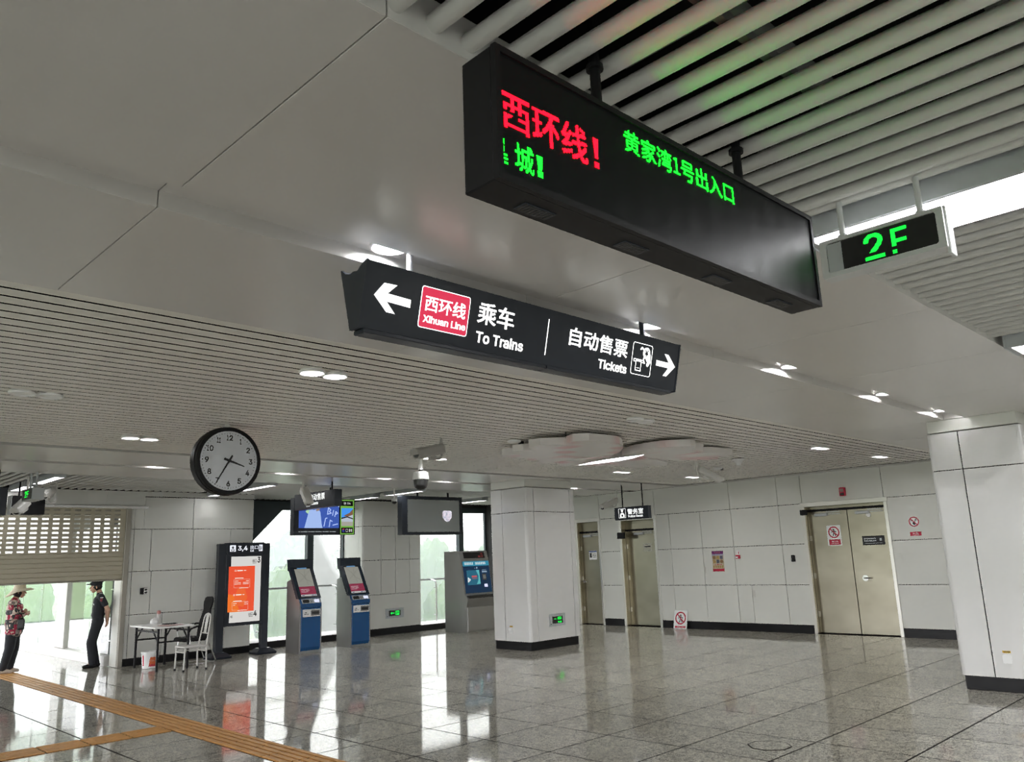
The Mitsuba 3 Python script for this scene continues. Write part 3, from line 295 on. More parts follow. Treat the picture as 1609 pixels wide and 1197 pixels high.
# ------------------------------------------------------------------ structure: ceiling
add('ceiling', [bx(-6.3, 15.4, -6.3, 16.6, 3.62, 3.8), bx(-6.3, 15.4, -6.3, -1.32, 3.02, 3.06)], VOID, kind='structure')
JA = [-6.0, -3.1, -1.0, 1.09, 3.15, 5.12, 6.75, 8.45, 10.1, 11.6, 13.3, 15.0]
JB = [-6.0, -3.1, -1.0, 1.1, 3.2, 5.3, 7.4, 9.5, 11.6, 13.35, 15.0]
ZB = 2.985
def beam(J, y0, g0, g1, y1, gx1):
    for a, b in zip(J[:-1], J[1:]):
        add('beam_panel', bx(a + .002, b - .002, y0, g0, ZB, 3.12, .002), BEAM, 'ceiling')
        add('beam_panel', bx(a + .002, b - .002, g1, y1, ZB, 3.12, .002), BEAM, 'ceiling')
        if a < gx1: add('groove_panel', bx(a + .002, min(b, gx1) - .002, g0 - .01, g1 + .01, 3.055, 3.07), BEAM, 'ceiling')
        else: add('beam_panel', bx(a + .002, b - .002, g0 + .001, g1 - .001, ZB, 3.12, .002), BEAM, 'ceiling')
beam(JA, 1.5, 2.79, 3.01, 4.28, 10.1)
beam(JB, 9.92, 11.14, 11.36, 12.58, 15.0)
add('beam_panel', bx(-6.0, 15.0, -3.9, -1.32, ZB, 3.02), BEAM, 'ceiling')
# slats between the two beams
prof = Polygon([(0, .0012), (0, 0), (.105, 0), (.106, -.0012), (.1085, -.0012), (.110, .0), (.110, .010), (.1085, .010), (.1085, .0015)])
slat = shp(ext(prof, frame((-6.0, 0, 3.0), (0, 1, 0), (0, 0, 1)), 0, 20.9), SLAT)
for i in range(40): put('slat', slat, 'ceiling', at=(0, 4.305 + .1385 * i, 0))
for x in np.arange(-5.4, 15, 1.2): add('slat_carrier', bx(x, x + .03, 4.29, 9.91, 3.012, 3.05), BLACK, 'ceiling')
# tubes across the near field and the back field
near = shp(cyl((0, -1.32, 3.04), (0, 1.5, 3.04), .029, 16), TUBE, smooth=40)
back = shp(cyl((0, 12.58, 3.04), (0, 15.1, 3.04), .029, 12), TUBE, smooth=40)
back2 = shp(cyl((0, 12.58, 3.04), (0, 16.15, 3.04), .029, 12), TUBE, smooth=40)
LX = [(-0.05 - .2, .2), (3.33, 3.72), (6.45, 6.80), (9.80, 10.15), (13.15, 13.5)]
LXB = [(3.37, 3.56), (6.66, 6.86), (9.87, 10.07), (12.96, 13.2)]
def free(x, L=LX): return all(not (a - .035 < x < b + .035) for a, b in L)
for i in range(-20, 110):
    x = 1.117 + .1295 * i if 1.117 + .1295 * i < 3.3 else 4.947 + .1295 * (i - 30)
    if -1.3 < x < 14.95 and free(x): put('tube', near, 'ceiling', at=(x, 0, 0))
for i in range(-5, 112):
    x = 1.35 + .1295 * i
    if .9 < x < 14.95 and free(x, LXB): put('tube', back if x < 7.7 else back2, 'ceiling', at=(x, 0, 0))
for y in (-.75, .12, .98, 13.1, 14.6):
    add('carrier_rail', bx(-1.5, 14.95, y - .015, y + .015, 3.075, 3.11), PIPE, 'ceiling')
for y, z, r in ((.45, 3.40, .09), (-.35, 3.45, .06), (1.1, 3.35, .04)):
    add('duct', cyl((-1.5, y, z), (14.9, y, z), r, 16), PIPE, 'ceiling', smooth=40)
for x in (2.05, 3.0, 4.3, 5.6):
    add('duct', cyl((x, -1.2, 3.27), (x, 1.45, 3.27), .035, 12), PIPE, 'ceiling', smooth=40)
# ------------------------------------------------------------------ structure: walls
J = 0.0045
ROWS = [.15, .89, 1.65, 2.41, 2.985]
def panel_x(parent, x, y0, y1, z0, z1, m=WALL):      # panel facing -x, front at x
    add('panel', bx(x, x + .02, min(y0, y1) + J, max(y0, y1) - J, z0 + J, z1 - J, .002), m, parent)
def panel_y(parent, y, x0, x1, z0, z1, m=WALL):      # panel facing -y, front at y
    add('panel', bx(x0 + J, x1 - J, y, y + .02, z0 + J, z1 - J, .002), m, parent)
DOORS = [(5.62, 7.21, 2.41), (10.655, 11.665, 2.40), (12.255, 13.0, 2.43)]
base = []
ys = [-6.0, 5.62, 7.21, 10.655, 11.665, 12.255, 13.0, 16.3]
for a, b in zip(ys[:-1], ys[1:]):
    dz = next((d[2] for d in DOORS if abs(d[0] - a) < 1e-6), None)
    base.append(bx(15.02, 15.4, a, b, dz or 0, 3.62))
add('wall_right', base, JOINT, kind='structure')
W = 'wall_right'
for a, b in ((8.77, 10.655), (7.70, 8.77), (7.20, 7.70), (5.655, 7.20), (3.9, 5.655), (2.1, 3.9), (.3, 2.1), (10.655, 12.25), (12.25, 13.7), (13.7, 15.4)): panel_x(W, 15.0, a, b, ROWS[3], ROWS[4])
cols = [(10.29, 10.655), (9.50, 10.29), (8.76, 9.50), (7.70, 8.76), (7.21, 7.70), (3.9, 5.62), (2.1, 3.9), (.3, 2.1), (11.665, 12.255), (13.0, 14.2), (14.2, 15.4)]
for r in range(3):
    for a, b in cols:
        if r == 0 and (a, b) == (7.70, 8.76): panel_x(W, 15.0, 7.70, 8.44, ROWS[0], ROWS[1]); panel_x(W, 15.0, 8.44, 8.76, ROWS[0], ROWS[1])
        else: panel_x(W, 15.0, a, b, ROWS[r], ROWS[r + 1])
add('panel', bx(15.0, 15.02, -6, .3, .15, 2.985), WALL, W)
for hy, hz in ((9.47, 1.20), (8.40, .72)):
    add('recessed_handle', [bx(14.992, 15.0, hy - .022, hy + .022, hz - .07, hz + .07, .003), bx(14.988, 14.993, hy - .012, hy + .012, hz - .055, hz + .055, .002)], STEEL, W)
add('trim_1', [bx(14.955, 15.0, 4.28, 9.92, 2.965, 3.0, .003), bx(14.985, 15.03, 12.58, 15.1, 2.985, 3.01)], BEAM, kind='structure')
bb = []
for a, b in ((-6, 5.615), (7.215, 10.65), (11.67, 12.25), (13.0, 15.45)): bb.append(bx(14.996, 15.02, a, b, 0, .146, .002))
add('baseboard_right', bb, KICK, kind='structure')

# doors in the right wall
def door(n, y0, y1, ztop, zleaf, leaves, recess, lean=0):
    d = tag(f'door_{n}', kind='structure')
    xr = 15.0 + recess
    w = .048
    F = [bx(14.985, 15.02, y0 - .012, y0 + w, 0, ztop, .003), bx(14.985, 15.02, y1 - w, y1 + .012, 0, ztop, .003), bx(14.978, 15.03, y0 - .03, y1 + .03, ztop - .07, ztop + .012, .004)]
    add('frame', F, STEEL, d)
    add('reveal', [bx(15.0, xr + .05, y1 - .012, y1 - .002, 0, ztop - .01), bx(15.0, xr + .05, y0 + .002, y0 + .012, 0, ztop - .01), bx(15.0, xr + .05, y0, y1, ztop - .02, ztop - .01)], DOORST, d)
    if ztop - zleaf > .05:
        add('transom_panel', bx(xr, xr + .03, y0 + .012, y1 - .012, zleaf + .035, ztop - .02, .004), DOORST, d)
    add('head_gap', bx(xr - .004, xr + .02, y0 + .012, y1 - .012, zleaf - .004, zleaf + .034), BLACK, d)
    add('backing', bx(xr + .05, xr + .07, y0, y1, 0, ztop), JOINT, d)
    yy = [y0 + .012 + (y1 - y0 - .024) * k / leaves for k in range(leaves + 1)]
    for k in range(leaves):
        a, b = yy[k], yy[k + 1]
        L = add('leaf', bx(xr, xr + .045, a + .005, b - .005, .012, zleaf - .006, .002), DOORST, d)
        hy = b if (leaves == 1 or k == leaves - 1) else a
        for hz in (.35, 1.05, 1.75):
            add('hinge', bx(xr - .008, xr + .003, hy - .05 if hy == b else hy + .006, hy - .006 if hy == b else hy + .05, hz - .05, hz + .05, .002), STEEL, L)
        cy = (a + b) / 2
        add('closer', [bx(xr - .05, xr, cy - .02, cy + .23, zleaf - .10, zleaf - .045, .006), bx(xr - .03, xr - .012, cy - .26, cy + .0, zleaf - .035, zleaf - .018), bx(xr - .03, xr - .012, cy - .27, cy + .0, zleaf - .075, zleaf - .06)], GREYM, L)
    return d, xr, yy
d3, xr3, yy3 = door(1, 5.62, 7.21, 2.41, 2.255, 2, .16)
add('astragal', bx(xr3 - .006, xr3 + .002, yy3[1] + .006, yy3[1] + .04, .02, 2.24, .002), DOORST, d3)
add('handle', [cyl((xr3, 6.22, 1.0), (xr3 - .012, 6.22, 1.0), .055, 20), cyl((xr3 - .012, 6.22, 1.0), (xr3 - .05, 6.22, 1.0), .012), tube([(xr3 - .05, 6.23, 1.0), (xr3 - .05, 6.15, 1.0), (xr3 - .045, 6.11, 1.0)], .011, 8)], CHROME, d3, smooth=40)
add('latch_guard', [cyl((xr3, 6.02, 2.13), (xr3 - .02, 6.02, 2.13), .04, 20)], WHITE, d3, smooth=40)
add('sensor_box', bx(14.93, 14.985, 7.10, 7.23, 2.19, 2.29, .006), BLACK, d3)
d2, xr2, yy2 = door(2, 10.655, 11.665, 2.40, 2.10, 1, .20)
add('sensor_box', bx(14.92, 14.985, 11.50, 11.69, 1.93, 2.07, .006), BLACK, d2)
add('lock_plate', bx(xr2 - .004, xr2, 10.70, 10.80, .93, .99), STEEL, d2)
d1, xr1, yy1 = door(3, 12.255, 13.0, 2.43, 2.11, 1, .12)
add('handle', [cyl((xr1, 12.92, .98), (xr1 - .012, 12.92, .98), .04, 16), tube([(xr1 - .012, 12.92, .98), (xr1 - .05, 12.92, .98), (xr1 - .05, 12.80, .97)], .011, 8)], CHROME, d1, smooth=40)

# back wall: panelled block beside the roller shutter, pier between the windows
add('wall_back', [bx(5.39, 7.72, 15.17, 16.3, 0, 3.62), bx(10.53, 12.13, 15.47, 16.4, 0, 3.62), bx(-6.3, 1.6, 15.2, 15.5, 0, 3.62), bx(1.6, 5.4, 15.27, 15.5, 2.70, 3.62), bx(7.72, 10.53, 16.24, 16.4, 2.96, 3.62), bx(12.13, 15.4, 16.24, 16.4, 2.92, 3.62)], JOINT, kind='structure')
W = 'wall_back'
R2 = [.125, .857, 1.60, 2.342, 2.92]
for r, xs in enumerate(([5.44, 6.02, 6.75, 7.2, 7.72], [5.44, 5.78, 6.52, 7.72], [5.44, 5.745, 6.52, 7.25, 7.72], [5.60, 6.50, 7.72])):
    for a, b in zip(xs[:-1], xs[1:]): panel_y(W, 15.15, a, b, R2[r], R2[r + 1])
for r in range(4):
    q = [(5.44, 15.15), (5.44, 15.17), *[(5.41 + .05 * math.cos(t) - .0, 15.20 + .05 * math.sin(t)) for t in np.linspace(-1.0, -PI, 8)], (5.36, 15.24), (5.39, 15.24), (5.39, 15.17)]
    pts = [(5.44 - J, 15.15), *[(5.41 + .05 * math.cos(t), 15.20 + .05 * math.sin(t)) for t in np.linspace(-PI / 2, -PI, 8)], (5.36, 15.27), (5.40, 15.27), (5.40, 15.20), (5.44 - J, 15.17)]
    add('corner_panel', ext(Polygon(pts), np.eye(4), R2[r] + J, R2[r + 1] - J), WALL, W, smooth=40)
add('panel', bx(5.44, 5.60, 15.15, 15.17, R2[3] + J, R2[4] - J), WALL, W)
add('panel', bx(5.36, 7.72, 15.15, 15.17, 2.93, 3.02), WALL, W)
panel_y(W, 15.2, 1.0, 1.6, .13, 2.9); panel_y(W, 15.2, -1.0, 1.0, .13, 2.9); panel_y(W, 15.2, -3.5, -1.0, .13, 2.9); panel_y(W, 15.2, -6, -3.5, .13, 2.9)
add('recessed_handle', [bx(6.53, 6.555, 15.142, 15.15, 1.22, 1.36, .003)], STEEL, W)
for r, xs in enumerate(([10.55, 12.15], [10.55, 11.016, 11.42, 11.83, 12.15], [10.55, 11.016, 11.42, 11.83, 12.15], [10.55, 11.83, 12.15])):
    for a, b in zip(xs[:-1], xs[1:]): panel_y(W, 15.45, a, b, ROWS[r], ROWS[r + 1])
    pts = [(10.55 - J, 15.45), *[(10.55 + .04 * math.cos(t) , 15.49 + .04 * math.sin(t)) for t in np.linspace(-PI / 2, -PI, 6)], (10.51, 15.60), (10.53, 15.60), (10.53, 15.49), (10.55 - J, 15.47)]
    add('corner_panel', ext(Polygon(pts), np.eye(4), ROWS[r] + J, ROWS[r + 1] - J), WALL, W, smooth=40)
    add('panel', bx(10.51, 10.53, 15.60 + J, 16.3, ROWS[r] + J, ROWS[r + 1] - J), WALL, W)
    add('panel', bx(12.13, 12.15, 15.47, 16.3, ROWS[r] + J, ROWS[r + 1] - J), WALL, W)
add('recessed_handle', [bx(11.445, 11.47, 15.442, 15.45, 1.36, 1.5, .003)], STEEL, W)
add('baseboard_back', [bx(5.42, 7.72, 15.146, 15.17, 0, .118, .002), bx(10.515, 12.15, 15.446, 15.47, 0, .146, .002), bx(-6, 1.6, 15.19, 15.2, 0, .12), bx(5.36, 5.42, 15.15, 15.26, 0, .118)], KICK, kind='structure')
# shutter opening: jamb, bulkhead and ledge
add('trim_2', [bx(5.26, 5.36, 15.12, 15.46, 0, 2.74, .01)], WALL, kind='structure')
add('trim_3', [bx(1.6, 5.58, 15.10, 15.26, 2.755, 3.012, .003)], WALL, kind='structure')
add('access_panel', bx(4.92, 5.50, 15.094, 15.10, 2.775, 2.945, .002), WALL, 'trim_3')
add('trim_4', [bx(1.6, 5.62, 15.02, 15.12, 2.70, 2.745, .006)], WHITE, kind='structure')

# windows in the back wall: sill kerb, frame, mullion, rail, panes
def window(n, x0, x1, mull, ztop, zhead, rail, gus):
    w = tag(f'window_{n}', kind='structure')
    k0 = x0 if n == 2 else 7.72
    add('sill', [bx(k0, x1, 15.46, 16.3, 0, .135, .004)], PRINTW, w)
    add('sill_face', [bx(k0, x1, 15.45, 15.462, 0, .128)], KICK, w)
    add('frame', [bx(x0, x1, 16.18, 16.26, ztop, zhead, .004), bx(x0, x0 + .06, 16.2, 16.26, .135, ztop), bx(x1 - .05, x1, 16.2, 16.26, .135, ztop)], FRAMEW, w)
    add('mullion', [bx(mull, mull + .15, 16.14, 16.27, .135, ztop, .006)], FRAMEW, w)
    add('rail', [bx(x0, x1, 16.19, 16.23, rail - .02, rail + .02, .004)], GREYM, w)
    xs = [x0 + .06, mull, mull + .15, x1 - .05]
    for a, b in ((xs[0], xs[1]), (xs[2], xs[3])):
        for z0, z1 in ((.135, rail - .02), (rail + .02, ztop)):
            q = trimesh.Trimesh([[a, 16.24, z0], [b, 16.24, z0], [b, 16.24, z1], [a, 16.24, z1]], [[0, 1, 2], [0, 2, 3]], process=False)
            add('pane', q, PANE, w)
    if gus:
        add('gusset_plate', ext(Polygon(gus), frame((0, 16.17, 0), (1, 0, 0), (0, 0, 1)), 0, .03), FRAMEW, w)
        add('gusset_plate', ext(Polygon([(8.1, 2.98), (8.62, 2.98), (8.1, 2.50)]), frame((0, 16.13, 0), (1, 0, 0), (0, 0, 1)), 0, .03), FRAMEW, w)
    return w
w1 = window(1, 8.1, 10.53, 9.53, 2.80, 2.97, 1.135, [(8.1, 2.98), (9.08, 2.98), (8.16, 2.08), (8.1, 2.08)])
add('side_post', [bx(7.74, 8.1, 16.17, 16.26, .135, 2.97, .004)], FRAMEW, w1)
w2 = window(2, 12.14, 15.0, 13.98, 2.80, 2.93, 1.14, None)
# stainless safety rail posts at the second window
for wk, xx in ((w2, 13.05), (w2, 14.6), (w1, 8.35), (w1, 10.2)):
    add('guard_post', [tube([(xx, 15.98, .135), (xx, 15.98, 1.02), (xx, 16.01, 1.1), (xx, 16.1, 1.13), (xx, 16.19, 1.135)], .02, 8), cyl((xx - .08, 15.98, .3), (xx + .03, 15.98, .3), .011, 8), cyl((xx - .08, 15.98, .95), (xx + .03, 15.98, .95), .011, 8)], CHROME, wk, smooth=40)

# the unseen sides of the hall: bays open to daylight on the left
lw = [bx(-6.3, -6.0, -6.3, 16.5, 2.75, 3.62), bx(-6.3, -6.0, -6.3, 16.5, 0, .12)]
for a, b in ((-6.3, -4.6), (-1.4, -.6), (2.8, 3.6), (7.0, 7.8), (11.2, 12.0), (15.0, 16.5)): lw.append(bx(-6.3, -6.0, a, b, 0, 3.62))
add('wall_left', lw, WALL, kind='structure')
fw_ = [bx(-6.3, 15.4, -6.3, -6.0, 2.75, 3.62), bx(-6.3, 15.4, -6.3, -6.0, 0, .12)]
for a, b in ((-6.3, -5.2), (-1.8, -.8), (2.6, 3.6), (7.0, 15.4)): fw_.append(bx(a, b, -6.3, -6.0, 0, 3.62))
add('wall_front', fw_, WALL, kind='structure')

# ------------------------------------------------------------------ pillars
def pillar(x0, x1, y0, y1, label, jx, jy, strip=None):
    p = thing('pillar', label, 'pillar')
    r = .06
    add('core', bx(x0 + .023, x1 - .023, y0 + .023, y1 - .023, .15, 2.836), JOINT, p)
    for z0, z1 in ((.15, 2.395), (2.405, 2.832)):
        # each face: flat panels; each corner: rounded panel
        for (cx, cy, a0) in ((x0 + r, y0 + r, PI), (x1 - r, y0 + r, 1.5 * PI), (x1 - r, y1 - r, 0), (x0 + r, y1 - r, .5 * PI)):
            o = arc((cx, cy), r, a0, a0 + PI / 2, 8); i = arc((cx, cy), r - .02, a0 + PI / 2, a0, 8)
            lx = jx[0] if abs(cx - (x0 + r)) < 1e-6 else x1 - jx[1]
            ly = jy[0] if abs(cy - (y0 + r)) < 1e-6 else y1 - jy[1]
            q = Polygon(o + i).buffer(0)
            def flat(ax):   # the wing from the rounded corner to the joint
                if ax == 'x':
                    a, b = (cx, lx) if cx < lx else (lx, cx)
                    yy = (y0, y0 + .02) if cy < (y0 + y1) / 2 else (y1 - .02, y1)
                    return sbox(a - .001, yy[0], b - .003 * 0, yy[1])
                a, b = (cy, ly) if cy < ly else (ly, cy)
                xx = (x0, x0 + .02) if cx < (x0 + x1) / 2 else (x1 - .02, x1)
                return sbox(xx[0], a, xx[1], b)
            q = union_all([q, flat('x').buffer(-.002, join_style=2).buffer(.0), flat('y')]).buffer(.0015, join_style=2).buffer(-.0015, join_style=2)
            add('corner_panel', ext(q, np.eye(4), z0, z1), PILLAR, p, smooth=35)
        for yy in ((y0, y0 + .02), (y1 - .02, y1)): add('panel', bx(jx[0] + .009, x1 - jx[1] - .009, *yy, z0, z1, .002), PILLAR, p)
        for xx in ((x0, x0 + .02), (x1 - .02, x1)) if y1 - jy[1] - jy[0] > .03 else (): add('panel', bx(*xx, jy[0] + .009, y1 - jy[1] - .009, z0, z1, .002), PILLAR, p)
    add('capital', bx(x0 + .02, x1 - .05, y0 + .03, y1 - .02, 2.845, 2.985, .006), WALL, p)
    add('plinth', bx(x0 + .03, x1 - .06, y0 + .03, y1 - .03, 0, .152, .004), KICK, p)
    return p
p1 = pillar(10.40, 11.75, 10.17, 11.12, 'white panelled pillar in the middle distance with a green exit sign near its foot', (10.60, .155), (10.785, .323))
p2 = pillar(10.10, 11.45, 2.25, 3.23, 'large white panelled pillar cut off by the right edge of the photo', (10.36, .16), (2.88, .337))

# ------------------------------------------------------------------ roller shutter
sh = thing('roller_shutter', 'beige perforated roller shutter half lowered above the two people', 'roller shutter')
p_, zb, yS = .0776, 1.478, 15.12
for k in range(16):
    z0 = zb + k * p_ * .985
    z1 = z0 + p_ * .985
    x0, x1 = 1.65, 5.262
    prof = [(0, .002), (.005, .004), (.008, .03), (.005, p_ * .985 - .004), (0, p_ * .985 - .002), (.0, p_ * .985 - .01), (.003, .03), (.0, .01)]
    if k < 6:
        q_ = p_ * .985
        prof = [(0, .003), (.010, .011), (.010, q_ - .009), (0, q_ - .003), (-.002, q_ + .004), (-.005, q_ + .004), (-.005, 0)]
        add('slat', ext(Polygon([(-a, b) for a, b in prof]).buffer(0), frame((x0, yS, z0), (0, 1, 0), (0, 0, 1)), 0, x1 - x0), SHUT, sh)
    else:
        pl = sbox(x0, z0, x1, z1 + .001)
        holes = [sbox(sx + .005, z0 + .023, sx + .103, z0 + .053) for sx in np.arange(5.178 - .108 - .163 * 21, 5.1, .163) + (0 if k < 14 else 0) if sx > x0 + .02]
        add('slat', ext(pl.difference(union_all(holes)), frame((0, yS - .004, 0), (1, 0, 0), (0, 0, 1)), 0, .012), SHUT, sh)
add('bottom_bar', bx(1.65, 5.262, yS - .02, yS + .012, zb - .022, zb, .004), SHUTD, sh)
add('guide_rail', [bx(5.262, 5.345, yS - .06, yS + .05, 0, 2.70, .006)], SHUTD, sh)
add('guide_rail', [bx(1.56, 1.645, yS - .06, yS + .05, 0, 2.70, .006)], SHUTD, sh)
add('roll_box', bx(1.6, 5.36, yS + .03, yS + .15, 2.58, 2.74), SHUTD, sh)

# ------------------------------------------------------------------ lamps
def disc_down(x, y, z, r, n=20):
    a = np.arange(n) * 2 * PI / n
    V = np.vstack([np.stack([x + r * np.cos(a), y + r * np.sin(a), a * 0 + z], 1), [[x, y, z]]])
    return trimesh.Trimesh(V, [[(i + 1) % n, i, n] for i in range(n)], process=False)
def quad_down(x0, x1, y0, y1, z):
    return trimesh.Trimesh([[x0, y0, z], [x1, y0, z], [x1, y1, z], [x0, y1, z]], [[0, 2, 1], [0, 3, 2]], process=False)
def downlight(x, y, z, r, label, group=None, on=True, power=20.0):
    t = thing('downlight', label, 'downlight', group)
    add('trim_ring', lathe([(r * .96, .0), (r * 1.12, -.012), (r * 1.22, -.008), (r * 1.25, .003), (r * 1.0, .03), (r * .96, .0)], frame((x, y, z), (1, 0, 0), (0, 1, 0)), 24), WHITE, t, smooth=40)
    if on: glow('lens', disc_down(x, y, z - .002, r), tuple(power * LAMP * c for c in (1.0, .985, 1.0)), t, w=1.0, mat_=WHITE, lamp=True)
    else: add('lens', disc_down(x, y, z - .002, r), WHITE, t)
where = {2.12: 'beside the arrow end of the hanging train sign', 4.23: 'behind the right end of the hanging train sign', 6.15: 'between the hanging train sign and the right pillar', 8.11: 'second from the right pillar', 9.75: 'nearest the right pillar'}
for x, t in where.items(): downlight(x, 2.905, 3.053, .075, f'lit downlight in the near ceiling groove, {t}')
for x, t in ((4.32, 'left of the round clock'), (6.3, 'behind the clock and camera'), (8.2, 'above the hanging blue screen'), (9.55, 'left of the middle pillar'), (13.1, 'right of the middle pillar')):
    downlight(x, 11.25, 3.053, .07, f'lit downlight in the far ceiling groove, {t}')
for (x, y), t in {(3.12, 5.10): 'above and right of the clock', (11.31, 5.06): 'above the grey double door', (13.42, 5.03): 'nearest the right pillar', (3.16, 8.80): 'left of the clock',
                  (7.08, 8.65): 'behind the bullet camera', (11.2, 8.58): 'below the flower ceiling lamp', (13.35, 8.54): 'beside the white bullet camera on the right'}.items():
    for dx, sd in ((-.098, 'left'), (.098, 'right')): downlight(x + dx, y, 2.985, .078, f'{sd} lit downlight of the slat ceiling pair {t}', 'lit downlight pairs in the slatted ceiling')
for (x, y), t in {(6.98, 5.05): 'unlit white downlight of the pair above the flower lamp', (1.7, 6.99): 'unlit white downlight of the pair near the left edge'}.items():
    for dx, sd in ((-.098, 'left'), (.098, 'right')): downlight(x + dx, y, 2.985, .078, sd + ' ' + t, 'unlit downlight pairs in the slatted ceiling', on=False)
def linear(x0, x1, y0, y1, label, zb=2.94, power=5.0):
    t = thing('linear_lamp', label, 'ceiling lamp')
    add('housing', bx(x0, x1, y0, y1, zb + .004, 3.07, .003), GREYM, t)
    add('end_cap', bx(x0 - .004, x1 + .004, y0 - .015, y0 + .0, zb, 3.07, .004), GREYM, t)
    add('end_cap', bx(x0 - .004, x1 + .004, y1, y1 + .015, zb, 3.07, .004), GREYM, t)
    glow('diffuser', quad_down(x0 + .012, x1 - .012, y0 + .03, y1 - .03, zb + .002), (power * LAMP, power * LAMP, 1.02 * power * LAMP), t, w=2.0, mat_=WHITE, lamp=True)
linear(3.33, 3.72, -1.2, 1.46, 'long bright ceiling lamp between the tubes behind the hanging 2F sign', zb=2.935, power=4.0)
linear(6.45, 6.80, -1.2, 1.44, 'dim lamp housing between the tubes at the right edge, above the right pillar', zb=2.93, power=4.0)
linear(9.80, 10.15, -1.2, 1.44, 'ceiling lamp between the tubes beyond the right edge of the photo', zb=2.93, power=4.0)
linear(-.25, 0.0, -1.2, 1.44, 'ceiling lamp between the tubes overhead of the viewer', zb=2.93, power=4.0)
for x0, x1, t in ((3.39, 3.54, 'above the tiny 2F sign and roller shutter'), (6.68, 6.84, 'partly hidden by the round clock'), (9.89, 10.05, 'above the dark hanging monitor'), (12.98, 13.18, 'beside the middle pillar above the window')):
    for ya, yb, w_ in ((12.62, 13.75, 'nearer'), (14.15, 15.0, 'farther')):
        linear(x0, x1, ya, yb, f'slim bright lamp {t}, {w_} section', zb=2.945, power=2.2)

# flower ceiling lamp
FL = thing('flower_lamp', 'large white flower-shaped acrylic ceiling lamp with pale pink petal tips', 'ceiling lamp')
PINK = mat('petal_acrylic', base_color=proc(lambda p, n, uv: mix((0.66, 0.63, 0.61), (0.66, 0.40, 0.40), smoothstep(0.55, 0.9, noise(p.x * 3.2 + 4, p.y * 3.2, 1.0)) * 0.8)), roughness=0.3)
FC = np.array([8.50, 6.62])
def petal(a0, R, wid, notch, skew):
    pts = []
    for t in np.linspace(0, 1, 15):
        r = R * (.10 + .90 * t); w = wid * (math.sin(min(t * 1.25, 1.0) * PI / 2) ** .75) * (1 - max(0, t - .72) * 1.1)
        pts.append((r, w))
    up = [(r, w * (1 + skew)) for r, w in pts]; dn = [(r, -w * (1 - skew)) for r, w in pts]
    tip = [(R * (1 + .05), wid * .40), (R * (1 - notch), 0.03), (R * (1 + .03), -wid * .38)]
    return affinity.rotate(Polygon(up + tip + dn[::-1]).buffer(0), math.degrees(a0), origin=(0, 0))
pet = [(-2.86, 1.70, .56, .06, .0), (-1.22, 1.10, .46, .06, .0), (-.36, 1.75, .40, .08, .0), (.32, 1.55, .38, .08, 0), (1.15, 1.08, .46, .08, 0), (2.05, 1.10, .46, .08, 0), (2.85, 1.55, .42, .10, 0)]
for k, (a, R, w, nt, sk) in enumerate(pet):
    q = affinity.translate(petal(a, R, w, nt, sk), *FC)
    z = 2.862 + .012 * (k % 3)
    add('petal', ext(q, np.eye(4), z, z + .085), PINK, FL, smooth=25)
lens = [(0, -.62), (.13, -.3), (.17, 0), (.13, .3), (0, .60), (-.07, .3), (-.10, 0), (-.07, -.3)]
lens = Polygon(lens).buffer(.02).buffer(-.01)
o = np.array(affinity.translate(affinity.rotate(lens, -6, origin=(0, 0)), 8.72, 6.88).exterior.coords)[:-1][::-1]
cen = o.mean(0)
V = np.vstack([np.c_[o, np.full(len(o), 2.858)], [[*cen, 2.858]]])
lm = trimesh.Trimesh(V, [[i, (i + 1) % len(o), len(o)] for i in range(len(o))], process=False)
if lm.face_normals[:, 2].mean() > 0: lm.invert()
glow('light_slit', lm, (9, 9, 9), FL, w=.5, mat_=WHITE, lamp=True)
for x, y in ((6.95, 6.1), (10.0, 6.2), (8.2, 7.6), (9.2, 5.9)): add('hanger', cyl((x, y, 2.93), (x, y, 3.2), .006, 6), BLACK, FL)

# ------------------------------------------------------------------ hanging LED display
LEN, LH, LD = 1.665, .365, .128
L0 = np.array([1.2355, 1.253, 2.485]); ex_ = np.array([1.6645, -.031, 0]) / np.hypot(1.6645, .031); ey_ = np.array([-ex_[1], ex_[0], 0])
LF = frame(L0, ex_, (0, 0, 1))                     # x along, y up, z towards the viewer
LB = frame(L0, ex_, ey_)                           # x along, y into the depth, z up
led = thing('led_display', 'long black hanging display with scrolling red and green dot-matrix writing', 'display board')
add('housing', tf(bx(0, LEN, .016, LD, 0, LH, .004), LB), BLACK, led)
fr = sbox(0, 0, LEN, LH).difference(sbox(.018, .020, LEN - .018, LH - .018))
add('bezel', ext(fr, LF, -.017, .0), BLACK, led)
def ledface(p, n, uv): return 0.5 * (noise(p.x * 420, p.z * 420, p.y * 420))
scene['material_led_panel'] = {'type': 'twosided', 'bsdf': {'type': 'bumpmap', 'scale': 0.0012, 'arbitrary': proc(ledface, 5e-4), 'bsdf': {'type': 'principled', 'base_color': {'type': 'rgb', 'value': [.008, .009, .010]}, 'roughness': .27, 'specular': .12}}}
add('screen', tf(bx(.018, LEN - .018, .006, .016, .020, LH - .018), LB), 'material_led_panel', led)
RCOL, GCOL = (3.4, .002, .012), (.003, 2.8, .014)
def ledtext(name, poly, rgb, w=.5): glow(name, ext(poly, LF, -.006, -.0045), rgb, led, w=w, lamp=True)
red = glyph('led_red', .021, .146, .105, .318)
cut = sbox(.021, .186, .105, .196)
exc = lambda x, y, h: union_all([Polygon([(x - .011, y + h), (x + .011, y + h), (x + .006, y + h * .32), (x - .006, y + h * .32)]), sbox(x - .009, y, x + .009, y + .016)])
ledtext('red_writing', union_all([red.difference(cut), exc(.377, .150, .088)]), RCOL)
ledtext('green_writing', glyph('led_green', .508, .249, .072, .588), GCOL)
